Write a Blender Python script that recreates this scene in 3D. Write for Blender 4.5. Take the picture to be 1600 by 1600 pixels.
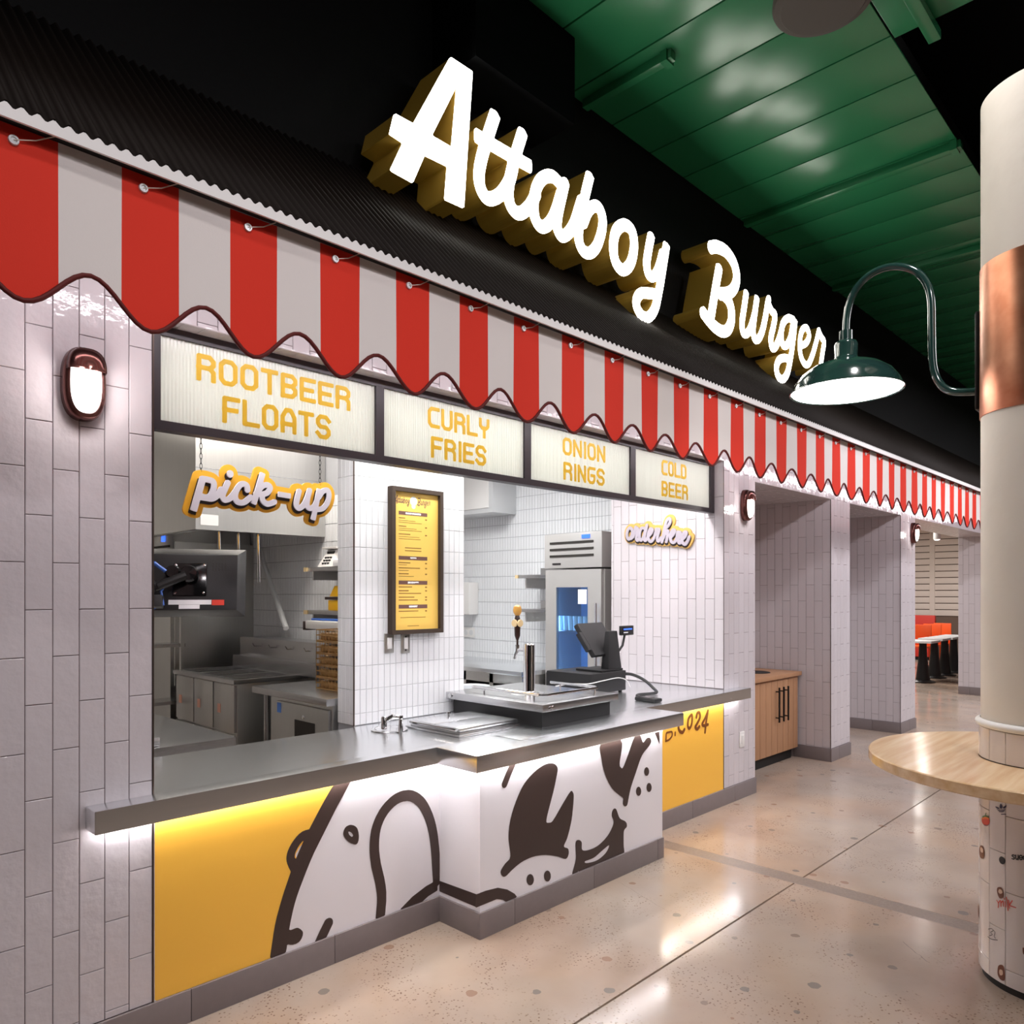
import bpy, bmesh, math, random
import numpy as np
from mathutils import Vector, Matrix
from mathutils.geometry import tessellate_polygon

random.seed(7)
for _o in list(bpy.data.objects):
    bpy.data.objects.remove(_o, do_unlink=True)
scene = bpy.context.scene
COL = scene.collection

# ------------------------------------------------------------------ camera
VX, VH, V2, PX = 1947.0, 928.0, -400.0, 800.0
FOC = math.sqrt((VX - PX) * (PX - V2))
TH = math.atan2(VX - PX, FOC)
CAM_H = 1.58
FW = np.array([math.cos(TH), math.sin(TH), 0.0])
RT = np.array([math.sin(TH), -math.cos(TH), 0.0])
_d = FOC * CAM_H / 690.0
CAM = -(_d * FW + (240 - PX) / FOC * _d * RT)
CAM[2] = CAM_H
cam_data = bpy.data.cameras.new('camera')
cam = bpy.data.objects.new('camera', cam_data)
COL.objects.link(cam)
cam.location = CAM
cam.rotation_euler = (math.pi / 2, 0, TH - math.pi / 2)
cam_data.sensor_width = 36
cam_data.lens = FOC / 1600 * 36
cam_data.shift_y = (VH - 800) / 1600
cam_data.clip_start = 0.05
scene.camera = cam

# ------------------------------------------------------------------ world, lights, exposure
scene.view_settings.view_transform = 'Standard'
scene.view_settings.look = 'None'
scene.view_settings.gamma = 1
scene.view_settings.use_curve_mapping = False
scene.view_settings.exposure = 0.0
scene.cycles.max_bounces = 8
scene.cycles.diffuse_bounces = 3
scene.cycles.glossy_bounces = 3
world = bpy.data.worlds.new('world')
scene.world = world
world.use_nodes = True
world.node_tree.nodes['Background'].inputs[0].default_value = (0.95, 0.9, 0.92, 1)
world.node_tree.nodes['Background'].inputs[1].default_value = 0.12


def lamp_area(name, loc, sx, sy, power, color=(1, 1, 1), rot=(0, 0, 0), spread=180):
    l = bpy.data.lights.new(name, 'AREA')
    l.shape = 'RECTANGLE'
    l.size, l.size_y = sx, sy
    l.energy = power
    l.color = color
    l.spread = math.radians(spread)
    o = bpy.data.objects.new(name, l)
    o.location = loc
    o.rotation_euler = rot
    COL.objects.link(o)
    return o


def lamp_spot(name, loc, target, power, angle=70, blend=0.6, size=0.08, color=(1, 1, 1)):
    l = bpy.data.lights.new(name, 'SPOT')
    l.energy = power
    l.spot_size = math.radians(angle)
    l.spot_blend = blend
    l.shadow_soft_size = size
    l.color = color
    o = bpy.data.objects.new(name, l)
    o.location = loc
    o.rotation_euler = (Vector(target) - Vector(loc)).to_track_quat('-Z', 'Y').to_euler()
    COL.objects.link(o)
    return o


WHITE = (1.0, 0.94, 0.965)
# hall track heads hung over the aisle, aimed at the stall front and the floor
for _x in (-1.2, 1.0, 3.2, 5.4, 7.8, 10.2):
    lamp_spot('track_spot', (_x, -3.3, 4.1), (_x + 0.9, -0.1, 1.2), 105 if _x < 5 else 190, 85, 0.8, 0.12, WHITE if _x < 5 else (0.96, 0.95, 1.0))
for _x in (-0.4, 2.2, 4.8, 7.6, 10.6, 13.5, 16.5):
    lamp_spot('ceiling_spot', (_x, -2.0, 4.35), (_x, -1.7, 0), 85, 100, 0.9, 0.09, (1.0, 0.945, 0.93) if _x < 4 else (0.97, 0.95, 1.0))
# unseen soft fill lights added high in the hall, softening shadows and lifting the alcoves
for _x in (-1.0, 3.0, 7.0, 11.0, 15.0):
    lamp_area('hall_fill', (_x, -5.4, 4.9), 1.6, 1.6, 28 if _x < 1 else (45 if _x < 5 else 125), (1.0, 0.95, 0.98), (math.radians(52), 0, 0))
# LED run tucked under the awning, washing the tiled front
lamp_area('awning_led', (5.6, -0.42, 2.70), 12.6, 0.03, 38, (1.0, 0.93, 0.97), (0.75, 0, 0))
# kitchen ceiling panels
for _p in ((1.5, 1.45, 2.98), (2.9, 0.75, 2.98), (3.3, 2.2, 2.98), (0.6, 3.0, 2.98)):
    lamp_area('kitchen_panel', _p, 0.6, 0.6, {1.5: 26, 2.9: 26, 3.3: 44, 0.6: 12}[_p[0]], (1.0, 0.92, 0.82) if _p[0] < 2 else (1.0, 0.99, 0.97))
lamp_area('window_fill', (2.05, 0.30, 2.565), 4.0, 0.10, 46, (1.0, 0.99, 0.98))  # fill light added behind the glass band to brighten partition and counter
# dining room beyond the arches
for _p in ((12.0, 2.6, 3.3), (16.5, 2.8, 3.3)):
    lamp_area('dining_panel', _p, 1.6, 1.0, 150, (1.0, 0.95, 0.9))


# ------------------------------------------------------------------ pixel helpers (photo pixel -> point on a real plane)
def ray(x, y):
    return FW + RT * ((x - PX) / FOC) + np.array([0, 0, (VH - y) / FOC])


def onY(x, y, Y):
    v = ray(x, y)
    return CAM + v * ((Y - CAM[1]) / v[1])


def onX(x, y, X):
    v = ray(x, y)
    return CAM + v * ((X - CAM[0]) / v[0])


def onZ(x, y, Z):
    v = ray(x, y)
    return CAM + v * ((Z - CAM[2]) / v[2])


# ------------------------------------------------------------------ materials
def lin(r, g=None, b=None):
    if g is None:
        g = b = r
    f = lambda c: (c / 255 / 12.92) if c <= 10 else (((c / 255) + 0.055) / 1.055) ** 2.4
    return (f(r), f(g), f(b), 1)


MATS = {}


def mat(name, col, rough=0.5, metal=0.0, spec=0.5, bump=0.0, bscale=20.0, vary=0.0, nscale=6.0, emit=None, estr=0.0,
        stretch=None, rnd=0.0, coat=0.0, trans=0.0, alpha=1.0, ior=1.45):
    m = bpy.data.materials.new(name)
    m.use_nodes = True
    nt = m.node_tree
    bs = nt.nodes['Principled BSDF']
    bs.inputs['Base Color'].default_value = col
    bs.inputs['Roughness'].default_value = rough
    bs.inputs['Metallic'].default_value = metal
    bs.inputs['Specular IOR Level'].default_value = spec
    bs.inputs['Coat Weight'].default_value = coat
    bs.inputs['Transmission Weight'].default_value = trans
    bs.inputs['Alpha'].default_value = alpha
    bs.inputs['IOR'].default_value = ior
    tc = nt.nodes.new('ShaderNodeTexCoord')
    src = tc.outputs['Object']
    if stretch:
        mp = nt.nodes.new('ShaderNodeMapping')
        mp.inputs['Scale'].default_value = stretch
        nt.links.new(src, mp.inputs[0])
        src = mp.outputs[0]
    if vary > 0 or rnd > 0:
        hs = nt.nodes.new('ShaderNodeHueSaturation')
        hs.inputs['Color'].default_value = col
        mr = nt.nodes.new('ShaderNodeMath')
        mr.operation = 'ADD'
        mr.inputs[0].default_value = 1.0 - vary * 0.5 - rnd * 0.5
        mr.inputs[1].default_value = 0
        last = mr.outputs[0]
        if vary > 0:
            n = nt.nodes.new('ShaderNodeTexNoise')
            n.inputs['Scale'].default_value = nscale
            n.inputs['Detail'].default_value = 5
            nt.links.new(src, n.inputs['Vector'])
            mm = nt.nodes.new('ShaderNodeMath')
            mm.operation = 'MULTIPLY_ADD'
            mm.inputs[1].default_value = vary
            nt.links.new(n.outputs['Fac'], mm.inputs[0])
            nt.links.new(last, mm.inputs[2])
            last = mm.outputs[0]
        if rnd > 0:
            oi = nt.nodes.new('ShaderNodeObjectInfo')
            mm = nt.nodes.new('ShaderNodeMath')
            mm.operation = 'MULTIPLY_ADD'
            mm.inputs[1].default_value = rnd
            nt.links.new(oi.outputs['Random'], mm.inputs[0])
            nt.links.new(last, mm.inputs[2])
            last = mm.outputs[0]
        nt.links.new(last, hs.inputs['Value'])
        nt.links.new(hs.outputs[0], bs.inputs['Base Color'])
    if bump > 0:
        n = nt.nodes.new('ShaderNodeTexNoise')
        n.inputs['Scale'].default_value = bscale
        n.inputs['Detail'].default_value = 3
        nt.links.new(src, n.inputs['Vector'])
        if rnd > 0:
            oi = nt.nodes.new('ShaderNodeObjectInfo')
            va = nt.nodes.new('ShaderNodeVectorMath')
            va.operation = 'ADD'
            nt.links.new(src, va.inputs[0])
            nt.links.new(oi.outputs['Location'], va.inputs[1])
            nt.links.new(va.outputs[0], n.inputs['Vector'])
        b = nt.nodes.new('ShaderNodeBump')
        b.inputs['Strength'].default_value = bump
        b.inputs['Distance'].default_value = 0.01
        nt.links.new(n.outputs['Fac'], b.inputs['Height'])
        nt.links.new(b.outputs[0], bs.inputs['Normal'])
    if emit:
        bs.inputs['Emission Color'].default_value = emit
        bs.inputs['Emission Strength'].default_value = estr
    MATS[name] = m
    return m


mat('tile', lin(206, 199, 203), 0.09, spec=0.5, bump=0.30, bscale=20, rnd=0.05)
mat('tile_small', lin(232, 233, 236), 0.16, bump=0.08, bscale=30, rnd=0.04)
mat('tile_field', lin(228, 230, 233), 0.18, bump=0.05, bscale=20)
mat('grout', lin(128, 108, 108), 0.9)
mat('grout_light', lin(170, 172, 178), 0.9)
mat('base_tile', lin(128, 118, 118), 0.45, vary=0.12, nscale=30, rnd=0.05)
mat('bronze', lin(96, 84, 78), 0.35, metal=0.8)
mat('steel', (0.60, 0.60, 0.61, 1), 0.27, metal=1.0, vary=0.15, nscale=3, stretch=(1, 60, 60), bump=0.02, bscale=8)
mat('steel_v', (0.60, 0.595, 0.58, 1), 0.30, metal=1.0, vary=0.12, nscale=3, stretch=(40, 40, 1))
mat('steel_top', (0.86, 0.88, 0.90, 1), 0.25, metal=1.0, vary=0.12, nscale=2, stretch=(1.2, 30, 30), bump=0.012, bscale=6)
mat('chrome', (0.8, 0.8, 0.81, 1), 0.07, metal=1.0)
mat('galv', lin(214, 216, 218), 0.35, metal=0.3)
mat('black_plastic', lin(32, 31, 32), 0.48, bump=0.05, bscale=200)
mat('black_gloss', lin(14, 14, 15), 0.12)
mat('black_metal', lin(30, 29, 30), 0.35, metal=0.3)
mat('dark_frame', lin(66, 62, 66), 0.42, metal=0.2)
mat('toe_black', lin(24, 22, 22), 0.6)
mat('yellow', lin(250, 192, 74), 0.42)
mat('yellow_text', lin(240, 184, 48), 0.5)
mat('yellow_sign', lin(240, 176, 52), 0.4)
mat('white_paint', lin(234, 230, 234), 0.38)
mat('white_plain', lin(235, 233, 232), 0.5)
mat('mural_ink', lin(62, 48, 44), 0.42)
mat('brown_ink', lin(120, 66, 14), 0.5)
mat('menu_brown', lin(112, 78, 70), 0.6)
mat('menu_text', lin(150, 106, 48), 0.6)
mat('menu_yellow', lin(244, 202, 104), 0.35)
mat('lilac_white', lin(226, 220, 232), 0.45)
mat('gold_board', lin(214, 172, 92), 0.45)
mat('lilac_grey', lin(176, 166, 178), 0.5)
mat('sign_black', lin(44, 34, 32), 0.5)
mat('green', lin(40, 116, 76), 0.27, spec=0.7, bump=0.03, bscale=5)
mat('black_paint', lin(8, 8, 9), 0.75, spec=0.2, bump=0.2, bscale=60)
mat('void_black', lin(4, 5, 7), 0.9, spec=0.1)
mat('roof_metal', lin(30, 23, 19), 0.66, metal=0.2, spec=0.2, vary=0.4, nscale=5)
mat('red_fabric', lin(218, 46, 24), 0.8, bump=0.08, bscale=300)
mat('white_fabric', lin(224, 217, 214), 0.85, bump=0.08, bscale=300)
mat('binding', lin(92, 18, 14), 0.7)
mat('gold', lin(170, 140, 62), 0.34, metal=0.35, emit=lin(170, 130, 44), estr=0.055)
mat('letter_face', lin(255, 252, 240), 0.5, emit=(1.0, 0.97, 0.88, 1), estr=9.0)
mat('lamp_glow', lin(255, 255, 255), 0.5, emit=(1.0, 0.99, 0.97, 1), estr=9.0)
mat('sconce_glow', lin(255, 250, 245), 0.3, emit=(1.0, 0.95, 0.92, 1), estr=2.2)
mat('sconce_rib', lin(214, 208, 210), 0.08, emit=(1.0, 0.95, 0.92, 1), estr=0.55)
mat('led', lin(255, 250, 245), 0.4, emit=(1.0, 0.97, 0.98, 1), estr=60.0)
mat('lamp_green', lin(34, 62, 58), 0.14, spec=0.7, coat=0.5)
mat('copper_dark', lin(104, 66, 62), 0.22, metal=0.85, vary=0.3, nscale=8)
mat('column_paint', lin(226, 219, 208), 0.6, bump=0.25, bscale=9, vary=0.05)
mat('column_tile', lin(226, 216, 212), 0.10, bump=0.08, bscale=14, rnd=0.03)
mat('oak_front', lin(176, 132, 98), 0.5, vary=0.25, nscale=4, stretch=(14, 14, 1.2))
mat('shiplap', lin(228, 216, 206), 0.55)
mat('wainscot', lin(112, 92, 80), 0.6)
mat('fridge_grey', lin(196, 194, 192), 0.32, metal=0.35)
mat('hall_wall', lin(150, 146, 144), 0.7)
mat('orange', lin(226, 84, 28), 0.4)
mat('red_seat', lin(186, 44, 30), 0.5)
mat('poster', lin(228, 190, 170), 0.5)
mat('dark_stain', lin(58, 44, 34), 0.7)
mat('cord', lin(214, 202, 190), 0.6)
mat('speaker', lin(74, 68, 64), 0.75, bump=0.2, bscale=400)
mat('glass_ribbed', lin(226, 228, 218), 0.10, spec=0.7, trans=0.0, emit=lin(236, 236, 214), estr=0.10)
mat('fridge_blue', lin(140, 172, 206), 0.5)
mat('fridge_lamp', lin(190, 220, 255), 0.5, emit=lin(150, 195, 255), estr=34.0)
mat('blue_led', lin(40, 80, 200), 0.4, emit=lin(60, 110, 255), estr=1.6)
mat('paper_white', lin(240, 240, 242), 0.6)
mat('pale_glass', lin(210, 225, 232), 0.1)
mat('red_sticker', lin(226, 60, 40), 0.5)
mat('pink_sticker', lin(228, 170, 150), 0.5)
mat('blue_sticker', lin(90, 140, 220), 0.5)
mat('blue_cable', lin(60, 104, 190), 0.4)
mat('gold_wire', lin(196, 158, 104), 0.28, metal=0.9)
mat('plastic_white', lin(228, 226, 224), 0.4)
mat('bag_white', lin(222, 226, 230), 0.35, bump=0.5, bscale=20)
mat('tap_amber', lin(214, 160, 80), 0.3)
mat('tap_dark', lin(52, 32, 26), 0.3)
mat('cream', lin(232, 206, 156), 0.45)
mat('bright_yellow', lin(250, 190, 20), 0.4)
mat('dark_cavity', lin(40, 36, 32), 0.6)
mat('decal_brown', lin(120, 74, 56), 0.5)
mat('decal_red', lin(208, 70, 52), 0.5)
mat('decal_black', lin(40, 36, 38), 0.5)
mat('decal_green', lin(70, 110, 60), 0.5)
mat('decal_navy', lin(54, 46, 74), 0.5)
mat('decal_orange', lin(226, 110, 46), 0.5)
mat('decal_cream', lin(220, 190, 168), 0.5)
mat('infill', lin(142, 128, 118), 0.3, vary=0.7, nscale=70)
mat('joint', lin(98, 84, 76), 0.8)


def floor_material():
    m = bpy.data.materials.new('polished_concrete')
    m.use_nodes = True
    nt = m.node_tree
    N, L = nt.nodes, nt.links
    bs = N['Principled BSDF']
    geo = N.new('ShaderNodeNewGeometry')

    def noise(sc, det=5, rough=0.55):
        n = N.new('ShaderNodeTexNoise')
        n.inputs['Scale'].default_value = sc
        n.inputs['Detail'].default_value = det
        n.inputs['Roughness'].default_value = rough
        L.new(geo.outputs['Position'], n.inputs['Vector'])
        return n.outputs['Fac']

    def ramp(src, stops):
        r = N.new('ShaderNodeValToRGB')
        while len(r.color_ramp.elements) < len(stops):
            r.color_ramp.elements.new(0.5)
        for e, (p, c) in zip(r.color_ramp.elements, stops):
            e.position = p
            e.color = c
        L.new(src, r.inputs[0])
        return r.outputs[0]

    def mix(f, a, b):
        x = N.new('ShaderNodeMix')
        x.data_type = 'RGBA'
        L.new(f, x.inputs[0])
        L.new(a, x.inputs[6])
        L.new(b, x.inputs[7])
        return x.outputs[2]

    base = ramp(noise(1.3, 6), [(0.32, lin(138, 124, 114)), (0.5, lin(168, 152, 139)), (0.68, lin(184, 167, 150))])
    warm = ramp(noise(0.9, 3), [(0.42, lin(172, 159, 148)), (0.62, lin(178, 146, 121))])
    g = N.new('ShaderNodeValue')
    g.outputs[0].default_value = 0.45
    c = mix(g.outputs[0], base, warm)
    # fine sand speckle
    v = N.new('ShaderNodeTexVoronoi')
    v.inputs['Scale'].default_value = 60
    L.new(geo.outputs['Position'], v.inputs['Vector'])
    sp = ramp(v.outputs['Distance'], [(0.16, (1, 1, 1, 1)), (0.30, (0, 0, 0, 1))])
    pick = ramp(noise(3.2, 3), [(0.46, (0, 0, 0, 1)), (0.60, (1, 1, 1, 1))])
    mul = N.new('ShaderNodeMath')
    mul.operation = 'MULTIPLY'
    L.new(sp, mul.inputs[0])
    L.new(pick, mul.inputs[1])
    dk = N.new('ShaderNodeRGB')
    dk.outputs[0].default_value = lin(124, 100, 84)
    c = mix(mul.outputs[0], c, dk.outputs[0])
    # sparse pebbles: random size per cell
    v2 = N.new('ShaderNodeTexVoronoi')
    v2.voronoi_dimensions = '2D'
    v2.inputs['Scale'].default_value = 5.0
    L.new(geo.outputs['Position'], v2.inputs['Vector'])
    sepc = N.new('ShaderNodeSeparateColor')
    L.new(v2.outputs['Color'], sepc.inputs[0])
    sz = N.new('ShaderNodeMapRange')
    sz.inputs['From Min'].default_value = 0.35
    sz.inputs['From Max'].default_value = 1.0
    sz.inputs['To Min'].default_value = 0.0
    sz.inputs['To Max'].default_value = 0.19
    L.new(sepc.outputs[0], sz.inputs['Value'])
    nz = N.new('ShaderNodeMath')
    nz.operation = 'MULTIPLY_ADD'
    nz.inputs[1].default_value = 0.12
    L.new(noise(22, 3), nz.inputs[0])
    L.new(v2.outputs['Distance'], nz.inputs[2])
    lt = N.new('ShaderNodeMath')
    lt.operation = 'LESS_THAN'
    L.new(nz.outputs[0], lt.inputs[0])
    L.new(sz.outputs[0], lt.inputs[1])
    pbf = N.new('ShaderNodeMath')
    pbf.operation = 'MULTIPLY'
    pbf.inputs[1].default_value = 0.75
    L.new(lt.outputs[0], pbf.inputs[0])
    pc = ramp(sepc.outputs[1], [(0.3, lin(118, 112, 108)), (0.75, lin(146, 112, 92))])
    c = mix(pbf.outputs[0], c, pc)
    # aggregate showing in patches
    v3 = N.new('ShaderNodeTexVoronoi')
    v3.inputs['Scale'].default_value = 34
    L.new(geo.outputs['Position'], v3.inputs['Vector'])
    sp3 = ramp(v3.outputs['Distance'], [(0.12, (0.8, 0.8, 0.8, 1)), (0.2, (0, 0, 0, 1))])
    pk3 = ramp(noise(1.7, 4), [(0.55, (0, 0, 0, 1)), (0.68, (1, 1, 1, 1))])
    m3 = N.new('ShaderNodeMath')
    m3.operation = 'MULTIPLY'
    L.new(sp3, m3.inputs[0])
    L.new(pk3, m3.inputs[1])
    c3 = N.new('ShaderNodeRGB')
    c3.outputs[0].default_value = lin(140, 116, 100)
    c = mix(m3.outputs[0], c, c3.outputs[0])
    L.new(c, bs.inputs['Base Color'])
    rr = ramp(noise(2.4, 4), [(0.3, (0.11, 0.11, 0.11, 1)), (0.7, (0.22, 0.22, 0.22, 1))])
    L.new(rr, bs.inputs['Roughness'])
    b = N.new('ShaderNodeBump')
    b.inputs['Strength'].default_value = 0.03
    b.inputs['Distance'].default_value = 0.01
    L.new(noise(7, 3), b.inputs['Height'])
    L.new(b.outputs[0], bs.inputs['Normal'])
    bs.inputs['Specular IOR Level'].default_value = 0.55
    MATS['floor'] = m


def wood_top_material():
    m = bpy.data.materials.new('maple_butcher_block')
    m.use_nodes = True
    nt = m.node_tree
    N, L = nt.nodes, nt.links
    bs = N['Principled BSDF']
    tc = N.new('ShaderNodeTexCoord')
    mp = N.new('ShaderNodeMapping')
    mp.inputs['Rotation'].default_value = (0, 0, 0.5)
    mp.inputs['Scale'].default_value = (1.0, 14, 14)
    L.new(tc.outputs['Object'], mp.inputs[0])
    n = N.new('ShaderNodeTexNoise')
    n.inputs['Scale'].default_value = 2.2
    n.inputs['Detail'].default_value = 5
    L.new(mp.outputs[0], n.inputs['Vector'])
    r = N.new('ShaderNodeValToRGB')
    r.color_ramp.elements[0].position = 0.3
    r.color_ramp.elements[0].color = lin(218, 180, 136)
    r.color_ramp.elements[1].position = 0.7
    r.color_ramp.elements[1].color = lin(238, 210, 172)
    L.new(n.outputs['Fac'], r.inputs[0])
    L.new(r.outputs[0], bs.inputs['Base Color'])
    bs.inputs['Roughness'].default_value = 0.15
    MATS['wood_top'] = m


def copper_material():
    m = bpy.data.materials.new('brushed_copper')
    m.use_nodes = True
    nt = m.node_tree
    N, L = nt.nodes, nt.links
    bs = N['Principled BSDF']
    tc = N.new('ShaderNodeTexCoord')
    n = N.new('ShaderNodeTexNoise')
    n.inputs['Scale'].default_value = 5
    n.inputs['Detail'].default_value = 4
    L.new(tc.outputs['Object'], n.inputs['Vector'])
    r = N.new('ShaderNodeValToRGB')
    r.color_ramp.elements[0].position = 0.35
    r.color_ramp.elements[0].color = lin(176, 112, 84)
    r.color_ramp.elements[1].position = 0.65
    r.color_ramp.elements[1].color = lin(214, 156, 126)
    L.new(n.outputs['Fac'], r.inputs[0])
    L.new(r.outputs[0], bs.inputs['Base Color'])
    bs.inputs['Metallic'].default_value = 0.9
    bs.inputs['Roughness'].default_value = 0.34
    MATS['copper'] = m


def ribbed_glass_material():
    m = bpy.data.materials.new('ribbed_frosted_glass')
    m.use_nodes = True
    nt = m.node_tree
    N, L = nt.nodes, nt.links
    bs = N['Principled BSDF']
    bs.inputs['Base Color'].default_value = lin(230, 232, 227)
    bs.inputs['Roughness'].default_value = 0.12
    bs.inputs['Specular IOR Level'].default_value = 0.6
    tr = N.new('ShaderNodeBsdfTranslucent')
    tr.inputs['Color'].default_value = lin(240, 242, 235)
    mx = N.new('ShaderNodeMixShader')
    mx.inputs[0].default_value = 0.5
    L.new(bs.outputs[0], mx.inputs[1])
    L.new(tr.outputs[0], mx.inputs[2])
    L.new(mx.outputs[0], N['Material Output'].inputs['Surface'])
    MATS['glass_ribbed'] = m


ribbed_glass_material()


def film_material():
    m = bpy.data.materials.new('yellow_vinyl_film')
    m.use_nodes = True
    nt = m.node_tree
    N, L = nt.nodes, nt.links
    bs = N['Principled BSDF']
    bs.inputs['Base Color'].default_value = lin(255, 221, 84)
    bs.inputs['Roughness'].default_value = 0.35
    tr = N.new('ShaderNodeBsdfTranslucent')
    tr.inputs['Color'].default_value = lin(255, 229, 112)
    mx = N.new('ShaderNodeMixShader')
    mx.inputs[0].default_value = 0.5
    L.new(bs.outputs[0], mx.inputs[1])
    L.new(tr.outputs[0], mx.inputs[2])
    L.new(mx.outputs[0], N['Material Output'].inputs['Surface'])
    MATS['yellow_text'] = m


film_material()


def pane_material():
    m = bpy.data.materials.new('tinted_pane')
    m.use_nodes = True
    nt = m.node_tree
    N, L = nt.nodes, nt.links
    tr = N.new('ShaderNodeBsdfTransparent')
    tr.inputs['Color'].default_value = (0.72, 0.85, 0.97, 1)
    gl = N.new('ShaderNodeBsdfGlossy')
    gl.inputs['Roughness'].default_value = 0.04
    mx = N.new('ShaderNodeMixShader')
    mx.inputs[0].default_value = 0.10
    L.new(tr.outputs[0], mx.inputs[1])
    L.new(gl.outputs[0], mx.inputs[2])
    L.new(mx.outputs[0], N['Material Output'].inputs['Surface'])
    MATS['fridge_glass'] = m


pane_material()
floor_material()
wood_top_material()
copper_material()


# ------------------------------------------------------------------ mesh helpers
class MB:
    def __init__(self):
        self.v, self.f = [], []

    def box(self, x0, x1, y0, y1, z0, z1):
        n = len(self.v)
        self.v += [(x0, y0, z0), (x1, y0, z0), (x1, y1, z0), (x0, y1, z0), (x0, y0, z1), (x1, y0, z1), (x1, y1, z1), (x0, y1, z1)]
        self.f += [tuple(n + i for i in q) for q in ((3, 2, 1, 0), (4, 5, 6, 7), (0, 1, 5, 4), (1, 2, 6, 5), (2, 3, 7, 6), (3, 0, 4, 7))]
        return self

    def poly_prism(self, pts, z0, z1):
        """pts: CCW xy outline"""
        n, k = len(self.v), len(pts)
        self.v += [(p[0], p[1], z0) for p in pts] + [(p[0], p[1], z1) for p in pts]
        tris = tessellate_polygon([[Vector((p[0], p[1], 0)) for p in pts]])
        for t in tris:
            self.f.append((n + t[2], n + t[1], n + t[0]))
            self.f.append((n + k + t[0], n + k + t[1], n + k + t[2]))
        for i in range(k):
            j = (i + 1) % k
            self.f.append((n + i, n + j, n + k + j, n + k + i))
        return self

    def tube(self, pts, r, n=10, closed=False, caps=True):
        P = [Vector(p) for p in pts]
        m = len(P)
        R = r if isinstance(r, (list, tuple)) else [r] * m
        T = []
        for i in range(m):
            a = P[(i - 1) % m] if (closed or i > 0) else P[i]
            b = P[(i + 1) % m] if (closed or i < m - 1) else P[i]
            T.append((b - a).normalized())
        ref = Vector((0, 0, 1)) if abs(T[0].z) < 0.9 else Vector((1, 0, 0))
        U = (ref - T[0] * ref.dot(T[0])).normalized()
        base = len(self.v)
        for i in range(m):
            U = U - T[i] * U.dot(T[i])
            U.normalize()
            W = T[i].cross(U)
            for k in range(n):
                a = 2 * math.pi * k / n
                self.v.append(tuple(P[i] + (U * math.cos(a) + W * math.sin(a)) * R[i]))
        for i in range(m if closed else m - 1):
            i2 = (i + 1) % m
            for k in range(n):
                k2 = (k + 1) % n
                self.f.append((base + i * n + k, base + i * n + k2, base + i2 * n + k2, base + i2 * n + k))
        if caps and not closed:
            self.f.append(tuple(base + k for k in range(n))[::-1])
            self.f.append(tuple(base + (m - 1) * n + k for k in range(n)))
        return self

    def lathe(self, prof, c, n=48, axis='z', cap=True, a0=0.0, a1=2 * math.pi):
        base = len(self.v)
        full = abs(a1 - a0 - 2 * math.pi) < 1e-6
        cols = n if full else n + 1
        for (r, h) in prof:
            for k in range(cols):
                a = a0 + (a1 - a0) * k / n
                p = (r * math.cos(a), r * math.sin(a), h)
                if axis == 'y':
                    p = (p[0], h, p[1])
                elif axis == 'x':
                    p = (h, p[0], p[1])
                self.v.append((c[0] + p[0], c[1] + p[1], c[2] + p[2]))
        for i in range(len(prof) - 1):
            for k in range(n):
                k2 = (k + 1) % cols
                q = (base + i * cols + k, base + i * cols + k2, base + (i + 1) * cols + k2, base + (i + 1) * cols + k)
                self.f.append(q if axis != 'y' else q[::-1])
        if cap and full:
            if prof[0][0] > 1e-6:
                q = tuple(base + k for k in range(n))
                self.f.append(q[::-1] if axis != 'y' else q)
            if prof[-1][0] > 1e-6:
                q = tuple(base + (len(prof) - 1) * n + k for k in range(n))
                self.f.append(q if axis != 'y' else q[::-1])
        return self

    def mesh(self, name, smooth=False, bevel=0.0, angle=35):
        me = bpy.data.meshes.new(name)
        me.from_pydata(self.v, [], self.f)
        if bevel > 0:
            bm = bmesh.new()
            bm.from_mesh(me)
            bmesh.ops.remove_doubles(bm, verts=bm.verts, dist=1e-6)
            bmesh.ops.recalc_face_normals(bm, faces=bm.faces)
            es = [e for e in bm.edges if len(e.link_faces) == 2 and e.calc_face_angle(0) > 0.5]
            bmesh.ops.bevel(bm, geom=es, offset=bevel, segments=2, affect='EDGES', profile=0.6)
            bm.to_mesh(me)
            bm.free()
            smooth = True
        if smooth:
            for p in me.polygons:
                p.use_smooth = True
            try:
                me.set_sharp_from_angle(angle=math.radians(angle))
            except Exception:
                pass
        me.update()
        return me


def wloc(o):
    p = Vector((0, 0, 0))
    while o is not None:
        p += o.location
        o = o.parent
    return p


def obj(name, me, m=None, parent=None, loc=None):
    """mesh in world coordinates (or offset by loc), linked under parent"""
    if isinstance(me, MB):
        me = me.mesh(name)
    o = bpy.data.objects.new(name, me)
    if m is not None and len(me.materials) == 0:
        me.materials.append(MATS[m] if isinstance(m, str) else m)
    COL.objects.link(o)
    want = Vector(loc) if loc is not None else Vector((0, 0, 0))
    if parent is not None:
        o.parent = parent
        o.location = want - wloc(parent)
    else:
        o.location = want
    return o


def tag(o, label, cat, group=None):
    o['label'] = label
    o['category'] = cat
    if group:
        o['group'] = group
    return o


def struct(o):
    o['kind'] = 'structure'
    return o


def stuff(o):
    o['kind'] = 'stuff'
    return o


def thing(name, label, cat, loc, group=None):
    e = bpy.data.objects.new(name, None)
    e.empty_display_size = 0.05
    e.location = loc
    COL.objects.link(e)
    return tag(e, label, cat, group)


def structure_root(name, loc=(0, 0, 0)):
    e = bpy.data.objects.new(name, None)
    e.empty_display_size = 0.05
    e.location = loc
    COL.objects.link(e)
    return struct(e)


# ---- tiles
_tile_cache = {}


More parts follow.
